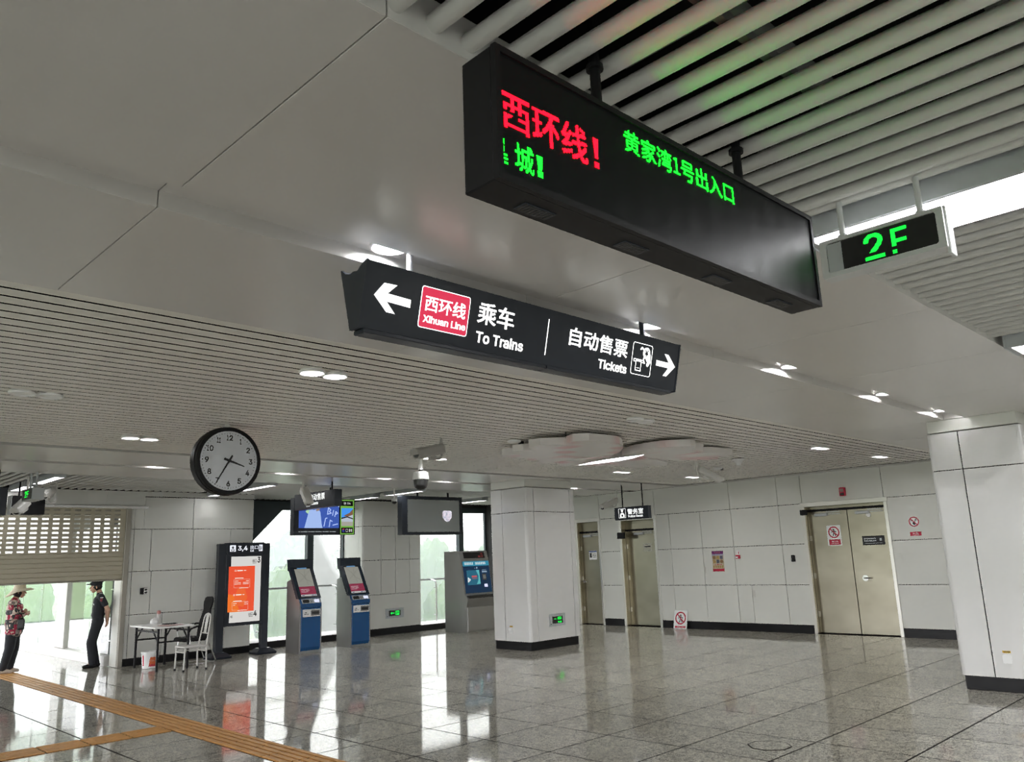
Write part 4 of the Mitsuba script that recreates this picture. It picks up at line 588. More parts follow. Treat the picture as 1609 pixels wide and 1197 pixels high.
part_ = union_all([sbox(.018, .098, .026, .112), sbox(.018, .078, .025, .092), sbox(.019, .068, .034, .073), sbox(.019, .058, .036, .063), sbox(.019, .047, .036, .052)])
ledtext('green_writing', union_all([glyph('led_cheng', .062, .045, .073, .064), exc(.149, .049, .058), part_]), GCOL)
for s0 in (.145, .55, 1.01, 1.43):
    v = add('vent', tf(bx(s0, s0 + .115, .058, .104, -.003, .002), LB), SIGN, led)
    for k in range(9): add('slot', tf(bx(s0 + .005 + k * .012, s0 + .0125 + k * .012, .062, .100, -.0042, -.003), LB), SCREEN, v)
for s0 in (.47, 1.255):
    c = L0 + ex_ * s0 + ey_ * .066
    add('rod', cat(cyl((c[0], c[1], 2.85), (c[0], c[1], 3.30), .016, 14), cyl((c[0], c[1], 3.005), (c[0], c[1], 3.02), .026, 16)), BLACK, led, smooth=40)

# ------------------------------------------------------------------ direction sign (back-lit)
DA = np.array([1.91, 2.846, 2.606]); dn_ = np.array([0, -.0693, .2935]); dey = dn_ / np.linalg.norm(dn_)
DF = frame(DA, (1, 0, 0), dey)                     # z out of the face
ds = thing('direction_sign', 'long dark hanging sign reading To Trains and Tickets with two white arrows', 'sign')
DL, DH = 2.411, .302
sec = [(2.776, 2.900), (2.846, 2.606), (2.905, 2.606), (2.978, 2.900), (2.945, 2.872), (2.905, 2.862), (2.885, 2.868), (2.85, 2.862), (2.815, 2.885)]
add('body', ext(Polygon([(-a, b) for a, b in sec]).buffer(0), frame((1.915, 0, 0), (0, -1, 0), (0, 0, 1)), -2.401, 0), SIGN, ds)
for x in (1.905, 4.316): add('end_plate', ext(Polygon([(-a, b) for a, b in sec]).buffer(.004), frame((x + .012, 0, 0), (0, -1, 0), (0, 0, 1)), 0, .012), SIGN, ds)
add('bottom_tray', [bx(1.93, 3.10, 2.835, 2.915, 2.585, 2.606, .004), bx(3.105, 4.27, 2.835, 2.915, 2.585, 2.606, .004)], SIGN, ds)
def dsx(name, poly, rgb, z=.0, **k): return glow(name, ext(poly, DF, z + .0005, z + .002), rgb, ds, **k)
WL = (1.6, 1.63, 1.55)
arrow = Polygon([(.056, .156), (.102, .219), (.174, .222), (.128, .176), (.259, .172), (.259, .134), (.128, .138), (.180, .091), (.132, .091)])
dsx('arrow', arrow, WL)
arrow2 = Polygon([(2.385, .155), (2.30, .083), (2.262, .083), (2.312, .137), (2.180, .137), (2.180, .172), (2.312, .172), (2.258, .222), (2.30, .222)])
dsx('arrow', arrow2, WL)
plate = rrect(.302, .197, .014, .313, .057)
inn = rrect(.292, .187, .010, .318, .062)
dsx('line_plate', plate.difference(inn), WL)
rp = dsx('line_plate', inn, (.76, .040, .095), z=-.0003)
dsx('writing', union_all([glyph('xihuan_cn', .339, .139, .076, .252), glyph('xihuan_en', .339, .085, .035, .262)]), WL, z=.0015)
dsx('writing', union_all([glyph('chengche', .672, .139, .110, .252), glyph('totrains', .676, .044, .057, .333)]), WL)
dsx('divider', sbox(1.176, .053, 1.183, .250), WL)
dsx('writing', union_all([glyph('zidong', 1.357, .137, .104, .525), glyph('tickets', 1.625, .045, .055, .268)]), WL)
icb = rrect(.20, .197, .016, 1.93, .054).difference(rrect(.19, .187, .012, 1.935, .059))
slot = union_all([sbox(1.950, .132, 2.052, .152), sbox(1.972, .078, 2.030, .140)]).difference(sbox(1.978, .085, 2.024, .136)).difference(sbox(1.958, .138, 1.972, .146)).difference(sbox(2.03, .138, 2.044, .146))
hand = union_all([Point(2.072, .197).buffer(.036), LineString([(2.10, .19), (2.108, .150), (2.092, .128)]).buffer(.012), LineString([(2.04, .215), (2.022, .225), (2.012, .215)]).buffer(.006), LineString([(2.052, .172), (2.046, .150), (2.06, .135)]).buffer(.006), Polygon([(2.06, .18), (2.11, .18), (2.10, .135), (2.075, .15)]), sbox(1.985, .095, 2.015, .099)]).difference(glyph('yen', 2.055, .178, .038, .034))
dsx('ticket_icon', union_all([icb, slot, hand]), WL)
for x, y, z0, m in ((2.235, 2.90, 2.865, GREYM), (4.09, 2.90, 2.865, SIGN)): add('rod', cyl((x, y, z0), (x, y, 3.056), .016, 14), m, ds, smooth=40)

# ------------------------------------------------------------------ 2F sign
sf = thing('floor_sign', 'small hanging grey sign with green lit 2F, beside the long black display', 'sign')
XF = 3.2
FF = frame((XF, 1.331, 2.69), (0, -1, 0), (0, 0, 1))     # x towards -y, y up, z towards -x
fw, fh = .484, .163
add('housing', ext(rrect(fw, fh, .004), FF, -.075, -.012), SIGNGREY, sf)
add('frame', ext(rrect(fw, fh, .004).difference(rrect(fw - .052, fh - .034, .012, .026, .020)), FF, -.012, .0), SIGNGREY, sf)
add('side_rail', bx(XF + .02, XF + .085, .84, .855, 2.665, 2.86, .003), SIGNGREY, sf)
add('screen', ext(sbox(.02, .015, fw - .02, fh - .012), FF, -.012, -.009), SCREEN, sf)
add('side_strip', ext(sbox(.028, .021, .088, fh - .018), FF, -.009, -.006), GREYM, sf)
two = glyph('two', .178, .030, .108, .078); eff = glyph('eff', .286, .030, .103, .062)
gap = sbox(0, .045, fw, .060)
glow('lit_digits', ext(union_all([two, eff]).difference(gap), FF, -.008, -.006), (.01, 1.6, .08), sf)
for y in (1.245, .935):
    add('rod', cat(cyl((XF + .045, y, 2.853), (XF + .045, y, 3.02), .012, 12), cyl((XF + .045, y, 2.85), (XF + .045, y, 2.872), .02, 12)), SIGNGREY, sf, smooth=40)

# ------------------------------------------------------------------ clock
ck = thing('wall_clock', 'round hanging station clock with black rim and white dial showing five past half three', 'clock')
labels[ck]['label'] = 'round hanging station clock with black rim and white dial showing 3:35'
CC = (3.56, 7.54, 2.63)
KF = frame(CC, (1, 0, 0), (0, 0, 1))                     # z towards -y
R = .305
add('rim', lathe([(R - .012, .014), (R - .004, .022), (R + .020, .020), (R + .026, .008), (R + .026, -.13), (R + .020, -.142), (R - .012, -.142), (R - .012, .014)], KF, 64), BLACK, ck, smooth=40)
add('rim_band', lathe([(R + .026, -.03), (R + .032, -.034), (R + .032, -.088), (R + .026, -.092)], KF, 64), BLACK, ck, smooth=40)
DIALM = mat('dial', base_color=(.60, .62, .66), roughness=.25)
add('dial', ext(Point(0, 0).buffer(R - .01, quad_segs=24), KF, .004, .008), DIALM, ck)
add('back_dial', ext(Point(0, 0).buffer(R - .01, quad_segs=24), KF, -.137, -.133), DIALM, ck)
ticks = []
for i in range(60):
    a = i * PI / 30
    ticks.append(affinity.rotate(sbox(R * .868, -.0025 if i % 5 else -.005, R * .90, .0025 if i % 5 else .005), math.degrees(a), origin=(0, 0)))
add('minute_marks', ext(union_all(ticks), KF, .008, .0085), PRINTK, ck)
for h in range(1, 13):
    a = PI / 2 - h * PI / 6
    cx, cy = .74 * R * math.cos(a), .74 * R * math.sin(a)
    dg = str(h); hh = .055
    parts = [glyph('d' + c, 0, 0, hh, .018 if c == '1' else .038) for c in dg]
    if len(dg) == 2: parts = [affinity.translate(parts[0], -.024 if c != '1' else -.02, 0) for c in dg[1]] + [affinity.translate(parts[1], .002, 0)]
    g = union_all(parts); b = g.bounds
    add('numeral', ext(affinity.translate(g, cx - (b[0] + b[2]) / 2, cy - (b[1] + b[3]) / 2), KF, .008, .009), PRINTK, ck)
def handp(ang, L, tail, w):
    p = Polygon([(-tail, -w), (-tail, w), (0, w), (L, w * .35), (L, -w * .35), (0, -w)])
    return affinity.rotate(p, math.degrees(ang), origin=(0, 0))
add('hour_hand', ext(handp(PI / 2 - 3.583 * PI / 6, .165, .055, .011), KF, .010, .013), PRINTK, ck)
add('minute_hand', ext(handp(PI / 2 - 35 * PI / 30, .255, .06, .009), KF, .014, .017), PRINTK, ck)
add('hub', ext(Point(0, 0).buffer(.014), KF, .009, .020), PRINTK, ck)
add('rod', cat(cyl((CC[0], CC[1] + .06, 2.955), (CC[0], CC[1] + .06, 3.0), .02, 12), bx(CC[0] - .026, CC[0] + .026, CC[1] + .045, CC[1] + .075, 2.955, 2.985), cyl((CC[0], CC[1] + .06, 2.9), (CC[0], CC[1] + .06, 3.2), .012, 12), bx(CC[0] - .06, CC[0] + .05, CC[1] + .055, CC[1] + .065, 2.972, 2.98)), CREAM, ck)

# ------------------------------------------------------------------ small hanging signs
WL2 = (1.05, 1.08, 1.05)
def hung_x(name, label, x, ya, yb, z0, z1, depth, rods, rodmat, content):
    """a sign hanging in the plane x = const, its face towards -x, from y = ya (far) to yb (near)"""
    t = thing(name, label, 'sign')
    F = frame((x, ya, z0), (0, -1, 0), (0, 0, 1))
    add('body', bx(x + .004, x + depth, yb + .004, ya - .004, z0, z1, .006), SIGN, t)
    add('face', ext(sbox(.01, .008, ya - yb - .01, z1 - z0 - .008), F, -.005, 0), SIGN, t)
    for y in rods: add('rod', cyl((x + depth / 2, y, z1 - .01), (x + depth / 2, y, 2.99), .013, 10), rodmat, t, smooth=40)
    for nm, poly, c in content: glow(nm, ext(poly, F, .0005, .002), c, t)
    return t
icon = rrect(.115, .20, .01, .42, .04).difference(rrect(.103, .188, .006, .426, .046))
icon = union_all([icon, Point(.49, .175).buffer(.03), sbox(.45, .08, .51, .15).difference(sbox(.462, .09, .498, .14))])
hung_x('ticket_sign', 'small dark hanging sign reading Tickets in front of the lit television', 7.45, 13.11, 11.78, 2.56, 2.842, .15, (11.98, 12.85), BLACK,
       [('writing', union_all([glyph('zidong', .545, .135, .115, .475), glyph('tickets', .548, .062, .052, .26)]), WL2), ('ticket_icon', icon, WL2)])
pi_ = rrect(.185, .195, .012, .115, .035).difference(rrect(.167, .177, .008, .124, .044))
pi_ = union_all([pi_, Point(.208, .175).buffer(.026), Polygon([(.145, .05), (.27, .05), (.268, .10), (.24, .14), (.175, .14), (.148, .10)]).difference(Point(.208, .085).buffer(.022)), sbox(.17, .195, .246, .21)])
hung_x('police_room_sign', 'dark hanging sign reading Police Room above the narrow steel door', 13.4, 10.535, 9.66, 2.275, 2.53, .10, (10.34, 9.83), BLACK,
       [('writing', union_all([glyph('jingwu', .345, .10, .115, .40), glyph('police', .357, .038, .048, .37)]), WL2), ('police_icon', pi_, WL2)])
t = thing('floor_sign', 'tiny hanging grey 2F sign with green digits at the far left, under the tube ceiling', 'sign')
add('housing', bx(3.05, 3.20, 12.29, 12.78, 2.60, 2.765, .005), GREYM, t)
add('screen', bx(3.046, 3.05, 12.31, 12.76, 2.615, 2.75), SCREEN, t)
F = frame((3.046, 12.76, 2.615), (0, -1, 0), (0, 0, 1))
glow('lit_digits', ext(union_all([glyph('two', .13, .03, .085, .085), glyph('eff', .24, .03, .085, .075)]).difference(sbox(0, .045, .5, .055)), F, .0005, .002), (.01, 1.6, .08), t)
for y in (12.68, 12.40): add('rod', cyl((3.12, y, 2.76), (3.12, y, 3.02), .014, 10), GREYM, t, smooth=40)
t = thing('dark_sign', 'dark hanging sign box cut off by the left edge of the photo', 'sign')
add('body', bx(2.2, 2.745, 12.2, 12.45, 2.38, 2.745, .006), SIGN, t); add('rod', cyl((2.45, 12.32, 2.74), (2.45, 12.32, 2.985), .014, 10), BLACK, t)
add('rod', cyl((2.65, 12.32, 2.74), (2.65, 12.32, 2.985), .014, 10), BLACK, t)
t = thing('dark_sign', 'wide dark hanging sign box behind the tiny 2F sign at the far left', 'sign')
add('body', bx(3.235, 3.695, 14.1, 14.3, 2.515, 2.80, .006), BLACK, t)
add('end_plate', bx(3.225, 3.235, 14.09, 14.31, 2.512, 2.803, .002), GREYM, t)
for x in (3.35, 3.58): add('rod', cyl((x, 14.2, 2.79), (x, 14.2, 3.02), .012, 10), BLACK, t)

# ------------------------------------------------------------------ television and dark monitor
tv = thing('television', 'lit hanging television with a blue picture and a narrow green-framed side screen', 'television')
YT = 13.2
TF = frame((7.50, YT, 2.135), (1, 0, 0), (0, 0, 1))
add('housing', bx(7.50, 8.47, YT + .012, YT + .13, 2.135, 2.80, .006), SIGN, tv)
add('bezel', ext(sbox(0, 0, .97, .665).difference(sbox(.10, .115, .965, .64)), TF, -.012, 0), SIGN, tv)
def tvp(name, poly, c, z): glow(name, ext(poly, TF, z, z + .0012), c, tv, w=.03)
pic = sbox(.10, .125, .965, .64)
tvp('picture', pic, (.045, .10, .42), -.008)
tvp('picture', Polygon([(.80, .64), (.965, .50), (.965, .64)]), (.55, .68, .85), -.006)
tvp('picture', Polygon([(.22, .126), (.30, .40), (.25, .47), (.18, .43), (.22, .55), (.33, .52), (.40, .45), (.50, .48), (.55, .42), (.58, .20), (.60, .126)]).intersection(pic), (.36, .50, .85), -.006)
tvp('picture', Polygon([(.46, .43), (.53, .45), (.56, .55), (.50, .57), (.47, .52)]), (.30, .20, .16), -.0045)
tvp('picture', Polygon([(.24, .42), (.29, .38), (.32, .44), (.27, .48)]), (.42, .68, .40), -.0045)
lett = union_all([LineString(q).buffer(.010) for q in ([(.70, .38), (.72, .50), (.77, .46), (.74, .43), (.78, .40), (.70, .38)], [(.81, .36), (.83, .45)], [(.86, .34), (.88, .43), (.92, .40), (.88, .38)], [(.63, .16), (.66, .30), (.69, .31)], [(.74, .15), (.76, .27), (.80, .25)], [(.82, .18), (.92, .20)])])
tvp('picture', lett, (.40, .52, .92), -.0045)
tvp('ticker', union_all([sbox(.10 + i * .05, .050, .13 + i * .05 + .012 * (i % 3), .066) for i in range(16)]), (.28, .31, .31), -.0005)
side = add('side_screen', bx(8.455, 8.79, YT - .02, YT + .05, 2.135, 2.80, .005), BLACK, tv)
SF = frame((8.465, YT - .0205, 2.142), (1, 0, 0), (0, 0, 1))
def svp(name, poly, c, z=.0003): glow(name, ext(poly, SF, z, z + .001), c, side, w=.03)
svp('screen_border', sbox(.0, .0, .30, .645).difference(union_all([sbox(.02, .02, .28, .125), sbox(.022, .155, .278, .49), sbox(.02, .53, .28, .625)])), (.17, .42, .06))
svp('screen_picture', Polygon([(.022, .30), (.278, .36), (.278, .49), (.022, .49)]), (.06, .30, .85))
svp('screen_picture', Polygon([(.07, .345), (.20, .40), (.278, .475), (.278, .36), (.16, .33)]), (.20, .10, .06), .001)
svp('screen_picture', sbox(.022, .155, .278, .235), (.36, .35, .30))
svp('screen_picture', Polygon([(.022, .235), (.278, .235), (.278, .37), (.15, .325), (.022, .30)]), (.45, .50, .58), .0014)
svp('screen_picture', Polygon([(.022, .31), (.15, .335), (.278, .30), (.278, .28), (.15, .315), (.022, .285)]), (.02, .02, .025), .002)
svp('screen_digits', union_all([glyph('d1', .07, .56, .04), glyph('d5', .10, .56, .04), glyph('d3', .15, .56, .04), glyph('d4', .19, .56, .04)]), (.6, .62, .6))
svp('screen_digits', union_all([sbox(.12, .045, .17, .10).difference(sbox(.13, .055, .16, .09)), sbox(.19, .045, .22, .10), sbox(.235, .045, .26, .10)]), (.5, .52, .5))
svp('screen_digits', sbox(.04, .04, .095, .10), (.02, .03, .20), .001); svp('screen_digits', sbox(.05, .085, .09, .105), (.5, .03, .04), .0016)
for x in (7.75, 8.3): add('rod', cyl((x, YT + .07, 2.79), (x, YT + .07, 3.02), .014, 10), BLACK, tv, smooth=40)
mo = thing('monitor', 'large dark hanging monitor with an unlit grey screen left of the middle pillar', 'monitor')
YM = 13.3
MF = frame((10.0, YM, 2.128), (1, 0, 0), (0, 0, 1))
mw, mh = 1.62, .79
add('housing', bx(10.0, 10.0 + mw, YM + .012, YM + .16, 2.128, 2.128 + mh, .008), SIGN, mo)
add('bezel', ext(sbox(0, 0, mw, mh).difference(sbox(.14, .055, mw - .075, mh - .07)), MF, -.012, 0), SIGN, mo)
MSCR = mat('monitor_glass', base_color=(.47, .50, .51), metallic=.85, roughness=.25)
add('screen', ext(sbox(.13, .05, mw - .07, mh - .06), MF, -.012, -.008), MSCR, mo)
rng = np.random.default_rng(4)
lg = Polygon([(1.07, .47), (1.10, .50), (1.30, .50), (1.33, .47), (1.325, .36), (1.27, .29), (1.20, .265), (1.13, .29), (1.075, .36)])  # bright reflection on the unlit screen, put in as small glowing cells
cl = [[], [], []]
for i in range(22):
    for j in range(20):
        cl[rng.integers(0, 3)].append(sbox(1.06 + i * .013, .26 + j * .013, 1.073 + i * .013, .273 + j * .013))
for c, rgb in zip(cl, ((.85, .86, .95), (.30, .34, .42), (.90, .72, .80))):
    glow('painted_glare', ext(union_all(c).intersection(lg), MF, -.0075, -.0065), rgb, mo, w=.02)
for x in (10.45, 11.28): add('rod', cyl((x, YM + .07, 2.90), (x, YM + .07, 3.011), .02, 10), BLACK, mo, smooth=40)

# ------------------------------------------------------------------ cameras and small ceiling things
def bullet(label, base, joint, nose, r, ztop=2.99, arm=None, shade=CREAM):
    t = thing('bullet_camera', label, 'camera')
    b, j, n = map(np.array, (base, joint, nose))
    d = (n - j) / np.linalg.norm(n - j); L = np.linalg.norm(n - j)
    side = np.cross(d, [0, 0, 1]); side /= np.linalg.norm(side); up = np.cross(side, d)
    add('mount_rod', cat(cyl((b[0], b[1], ztop), b, .016, 12), ball(.024, 1, b)), shade, t, smooth=40)
    P = np.array(rrect(2 * r, 2.1 * r, .55 * r, -r, -1.05 * r).exterior.coords)
    F = frame(j + up * r * .1, side, up)                 # z = -d? corrected below
    F[:3, 2] = np.cross(F[:3, 0], F[:3, 1])
    s = 1 if F[:3, 2] @ d > 0 else -1
    add('body', ext(Polygon(P), F, *sorted((0, s * L))), shade, t, smooth=30)
    add('sun_hood', ext(Polygon(P).buffer(.006).intersection(sbox(-2 * r, -.1 * r, 2 * r, 2 * r)), F, *sorted((s * .03, s * (L + .035)))), shade, t, smooth=30)
    fc = n + up * r * .1
    add('lens', cat(tf(trimesh.creation.cylinder(r * .80, .006, sections=20), frame(fc + d * .002, side, up)), tf(trimesh.creation.cylinder(r * .45, .012, sections=16), frame(fc + d * .004, side, up))), SCREEN, t, smooth=30)
    u0 = j + d * L * .42 - up * r * 1.05
    add('bracket', cat(hull(np.vstack([(u0 + d * a + side * c - up * e) for a in (-.05, .05) for c in (-.02, .02) for e in (0, .035)])), tube([u0 - up * .03, u0 - up * .045 - d * L * .30, j - d * .03 - up * r * .3, b], .013, 8)) if arm is None else cat(tube(arm, .017, 10), hull(np.vstack([(u0 + d * a + side * c - up * e) for a in (-.05, .05) for c in (-.02, .02) for e in (0, .035)]))), shade, t, smooth=40)
    add('maker_plate', hull(np.vstack([(j + d * (L * .52 + a) + side * q * (r + .001) + up * (e + r * .1)) for q in (1,) for a in (-.028, .028) for e in (-.006, .006)] + [(j + d * (L * .52 + a) + side * (r - .004) + up * (e + r * .1)) for a in (-.028, .028) for e in (-.006, .006)])), PRINTK, t)
    return t
bullet('large grey bullet camera hanging above the white dome camera', (5.965, 7.17, 2.93), (5.97, 7.17, 2.86), (5.54, 7.10, 2.765), .055, shade=CAMGREY)
bullet('white bullet camera hanging right of the flower lamp, tilted down to the right', (11.08, 7.0, 2.91), (11.09, 6.98, 2.87), (11.42, 6.80, 2.68), .052)
bullet('white bullet camera beside the Police Room sign, pointing left', (14.12, 11.0, 2.75), (14.09, 11.0, 2.74), (13.62, 11.02, 2.575), .06)
bullet('white bullet camera in front of the tiny 2F sign at the far left, pointing down', (3.24, 13.3, 2.655), (3.235, 13.28, 2.645), (3.075, 13.12, 2.49), .062, 3.012)
bullet('white bullet camera on a curved pipe above the roller shutter', (3.79, 13.95, 2.73), (3.73, 13.95, 2.89), (3.61, 13.85, 2.78), .06, 3.012, arm=[(3.795, 13.95, 3.012), (3.795, 13.95, 2.73), (3.78, 13.94, 2.685), (3.73, 13.92, 2.68), (3.67, 13.90, 2.71), (3.67, 13.90, 2.79)])
bullet('white bullet camera seen end-on in front of the small ticket sign', (7.15, 12.3, 2.90), (7.15, 12.28, 2.86), (7.10, 12.02, 2.62), .065, 2.985)
t = thing('dome_camera', 'white and black dome camera hanging below the large bullet camera', 'camera')
add('rod', cyl((7.1, 9.0, 2.92), (7.1, 9.0, 3.05), .022, 14), WHITE, t, smooth=40)
add('neck', lathe([(0, 0), (.035, 0), (.040, -.07), (.036, -.08), (0, -.08)], frame((7.1, 9.0, 2.945), (1, 0, 0), (0, 1, 0))), WHITE, t, smooth=40)
add('collar', lathe([(0, 0), (.028, 0), (.028, -.035), (0, -.035)], frame((7.1, 9.0, 2.868), (1, 0, 0), (0, 1, 0))), BLACK, t, smooth=40)
add('shell', lathe([(0, 0), (.085, 0), (.105, -.012), (.118, -.10), (.112, -.115), (0, -.115)], frame((7.1, 9.0, 2.838), (1, 0, 0), (0, 1, 0))), WHITE, t, smooth=40)
add('dome', lathe([(0, 0), (.105, 0), (.098, -.07), (.082, -.115), (.05, -.14), (0, -.15)], frame((7.1, 9.0, 2.724), (1, 0, 0), (0, 1, 0))), SCREEN, t, smooth=60)
t = thing('dome_camera', 'tiny white dome camera left of the dark monitor', 'camera')
add('rod', cyl((9.55, 12.95, 2.80), (9.55, 12.95, 3.02), .016, 10), WHITE, t, smooth=40)
add('shell', lathe([(0, 0), (.05, 0), (.06, -.05), (0, -.055)], frame((9.55, 12.95, 2.81), (1, 0, 0), (0, 1, 0)), 20), WHITE, t, smooth=40)
add('dome', lathe([(0, 0), (.05, 0), (.035, -.04), (0, -.05)], frame((9.55, 12.95, 2.757), (1, 0, 0), (0, 1, 0)), 20), SCREEN, t, smooth=40)
t = thing('speaker', 'small white cone speaker on the slatted ceiling right of the flower lamp', 'speaker')
add('cone', lathe([(0, 0), (.10, 0), (.105, -.01), (.04, -.06), (.035, -.10), (0, -.105)], frame((11.45, 6.46, 2.99), (1, 0, 0), (0, 1, 0)), 24), WHITE, t, smooth=35)
add('mount', bx(11.37, 11.53, 6.40, 6.52, 2.988, 3.0), BLACK, t)
for (x, y), l in {(6.85, 6.85): 'white smoke detector with a dark clip on the slats left of the flower lamp', (12.3, 7.35): 'small white smoke detector with a dark clip above the grey double door'}.items():
    t = thing('smoke_detector', l, 'smoke detector')
    add('body', lathe([(0, 0), (.085, 0), (.08, -.022), (.045, -.035), (0, -.036)], frame((x, y, 2.99), (1, 0, 0), (0, 1, 0)), 24), WHITE, t, smooth=40)
    add('clip', bx(x + .09, x + .15, y - .02, y + .02, 2.95, 2.99, .004), BLACK, t)

# ------------------------------------------------------------------ ticket kiosks
def kiosk(x0, yf, label):
    k = thing('ticket_kiosk', label, 'ticket kiosk')
    w = .447
    x1 = x0 + w
    def sl(z): return yf + (z - .885) / (1.56 - .885) * .385      # the leaning front
    side = [(yf + .02, 0), (yf + .49, 0), (yf + .49, 1.30), (yf + .30, 1.355), (sl(.885) + .05, .885), (yf + .02, .80)]
    FR = frame((x0, 0, 0), (0, 1, 0), (0, 0, 1))                # z = +x
    add('cabinet', ext(Polygon(side), FR, 0, w), KSTEEL, k)
    add('side_trim', ext(Polygon([(yf - .012, .0), (yf + .045, 0), (yf + .045, .86), (sl(1.36) + .05, 1.36), (sl(1.36) + .0, 1.36), (yf - .012, .885)]), FR, -.012, .018), KSTEEL, k)
    add('side_trim', ext(Polygon([(yf - .012, .0), (yf + .045, 0), (yf + .045, .86), (sl(1.36) + .05, 1.36), (sl(1.36) + .0, 1.36), (yf - .012, .885)]), FR, w - .018, w + .012), KSTEEL, k)
    add('plinth', bx(x0 + .02, x1 - .02, yf + .01, yf + .06, 0, .05, .003), KSTEEL, k)
    add('front_panel', [bx(x0 + .02, x1 - .02, yf - .028, yf + .02, .10, .815, .006), hull([(x0 + .02, yf - .028, .10), (x1 - .02, yf - .028, .10), (x0 + .03, yf + .0, .05), (x1 - .03, yf + .0, .05), (x0 + .02, yf + .02, .05), (x1 - .02, yf + .02, .05), (x0 + .02, yf + .02, .10), (x1 - .02, yf + .02, .10)])], BLUE, k)
    add('upper_panel', hull([(a, b, c) for a in (x0 + .01, x1 - .01) for b, c in ((yf - .03, .822), (yf - .03, .885), (sl(.99) - .03, .99), (yf + .05, .822), (sl(.99) + .05, .99))]), BLUE, k)
    hd = add('screen_frame', hull([(a, b, c) for a in (x0 - .02, x1 + .02) for b, c in ((sl(.985) - .03, .985), (sl(1.57) - .03, 1.57), (sl(.985) + .05, .985), (sl(1.57) + .05, 1.57))]), NAVY, k)
    add('head', hull([(a, b, c) for a in (x0 - .02, x1 + .02) for b, c in ((sl(1.56) - .03, 1.56), (sl(1.56) - .03, 1.715), (sl(1.56) + .09, 1.715), (sl(1.56) + .06, 1.50))]), NAVY, k)
    e2 = np.array([0, .385, .675]); e2 /= np.linalg.norm(e2)
    SFm = frame((x0, sl(.985) - .03, .985), (1, 0, 0), e2)
    Ls = math.hypot(.385, .675) * (1.57 - .985) / .675
    scr = add('screen', ext(sbox(.05, .04, w - .05, Ls - .015), SFm, .0002, .002), SCREEN, k)
    def sp(nm, poly, c, z=.0022, ww=.05): glow(nm, ext(poly, SFm, z, z + .001), c, scr, w=ww)
    sp('map_picture', sbox(.055, .25, w - .055, Ls - .045), (.25, .25, .215))
    sp('map_lines', union_all([LineString([(.08, .62), (.20, .50), (.25, .40), (.36, .33)]).buffer(.003), LineString([(.10, .35), (.22, .45), (.37, .58)]).buffer(.003), LineString([(.28, .62), (.24, .50), (.27, .28)]).buffer(.002)]), (.15, .15, .13), .0035, .01)
    sp('title_bar', sbox(.12, Ls - .042, w - .12, Ls - .02), (.08, .22, .42))
    sp('notice_band', sbox(.055, .085, w - .055, .248), (.22, .025, .055))
    sp('notice_text', union_all([sbox(.08, .185, .255, .195), sbox(.08, .155, .16, .165), sbox(.18, .155, .255, .165), sbox(.08, .13, .22, .137)]), (.55, .42, .44), .0035, .01)
    sp('footer', sbox(.055, .045, w - .055, .083), (.42, .41, .40))
    for q in (sbox(.08, .055, .13, .070), sbox(.28, .055, .33, .070), sbox(.345, .055, .375, .070)): sp('footer_text', q, (.05, .06, .14), .0035, .01)
    CF = frame((x0, sl(.885) - .031, .885), (1, 0, 0), e2)
    cr = add('card_reader', ext(sbox(.035, .012, w - .02, .105), CF, 0, .006), GREYM, k)
    add('reader_display', ext(sbox(.055, .025, .19, .09), CF, .006, .008), SCREEN, cr)
    glow('reader_pad', ext(sbox(.30, .025, w - .045, .085), CF, .006, .008), (.75, .80, 1.1), cr)
    add('keypad', ext(union_all([sbox(.21 + .018 * i, .03 + .018 * j, .222 + .018 * i, .042 + .018 * j) for i in range(3) for j in range(3)]), CF, .006, .008), PIPE, cr)
    FF2 = frame((x0, yf - .028, 0), (1, 0, 0), (0, 0, 1))
    rs = add('receipt_slot', ext(rrect(w - .075, .135, .006, .045, .655), FF2, 0, .006), WHITE, k)
    add('slot_tray', ext(rrect(.19, .095, .004, .215, .675), FF2, .006, .008), PIPE, rs)
    add('slot_tray', ext(rrect(.15, .045, .004, .235, .70), FF2, .008, .010), SCREEN, rs)
    add('slot_label', ext(union_all([sbox(.08, .725, .13, .737), sbox(.07, .698, .17, .708)]), FF2, .006, .0072), PRINTK, rs)
    return k
kiosk(8.03, 13.84, 'slim blue ticket kiosk with leaning screen, beside the orange exit board')
kiosk(9.18, 13.90, 'slim blue ticket kiosk with leaning screen, in front of the white pier')

# ------------------------------------------------------------------ ticket machine behind the pillar
tm = thing('ticket_machine', 'grey steel ticket vending machine with blue front panel, half hidden by the middle pillar', 'ticket machine')
P_ = [(14.69, 0), (13.965, 0), (13.95, .55), (13.89, .73), (14.0, .825), (14.115, 1.555), (14.185, 1.785), (14.69, 1.785)]
XT0, XT1 = 12.25, 13.12
add('cabinet', ext(Polygon(P_), frame((XT0, 0, 0), (0, 1, 0), (0, 0, 1)), 0, XT1 - XT0), KSTEEL, tm)
add('door_panel', bx(XT0 + .02, XT1 - .02, 13.935, 13.97, .03, .545, .006), KSTEEL, tm)
add('tray', [bx(XT0 + .04, XT1 - .03, 13.90, 13.96, .735, .80, .004)], SCREEN, tm)
a, b = np.array([14.0, .825]), np.array([14.115, 1.555])
e2 = np.array([0, *(b - a)]); e2 /= np.linalg.norm(e2); Lp = np.linalg.norm(b - a)
VF = frame((XT0, a[0], a[1]), (1, 0, 0), e2); wv = XT1 - XT0
fp = add('front_panel', ext(sbox(.045, .02, wv - .02, Lp - .005), VF, 0, .006), BLUE, tm)
glow('header_strip', ext(sbox(.045, Lp - .115, wv - .02, Lp - .005), VF, .006, .008), (.03, .22, .33), fp)
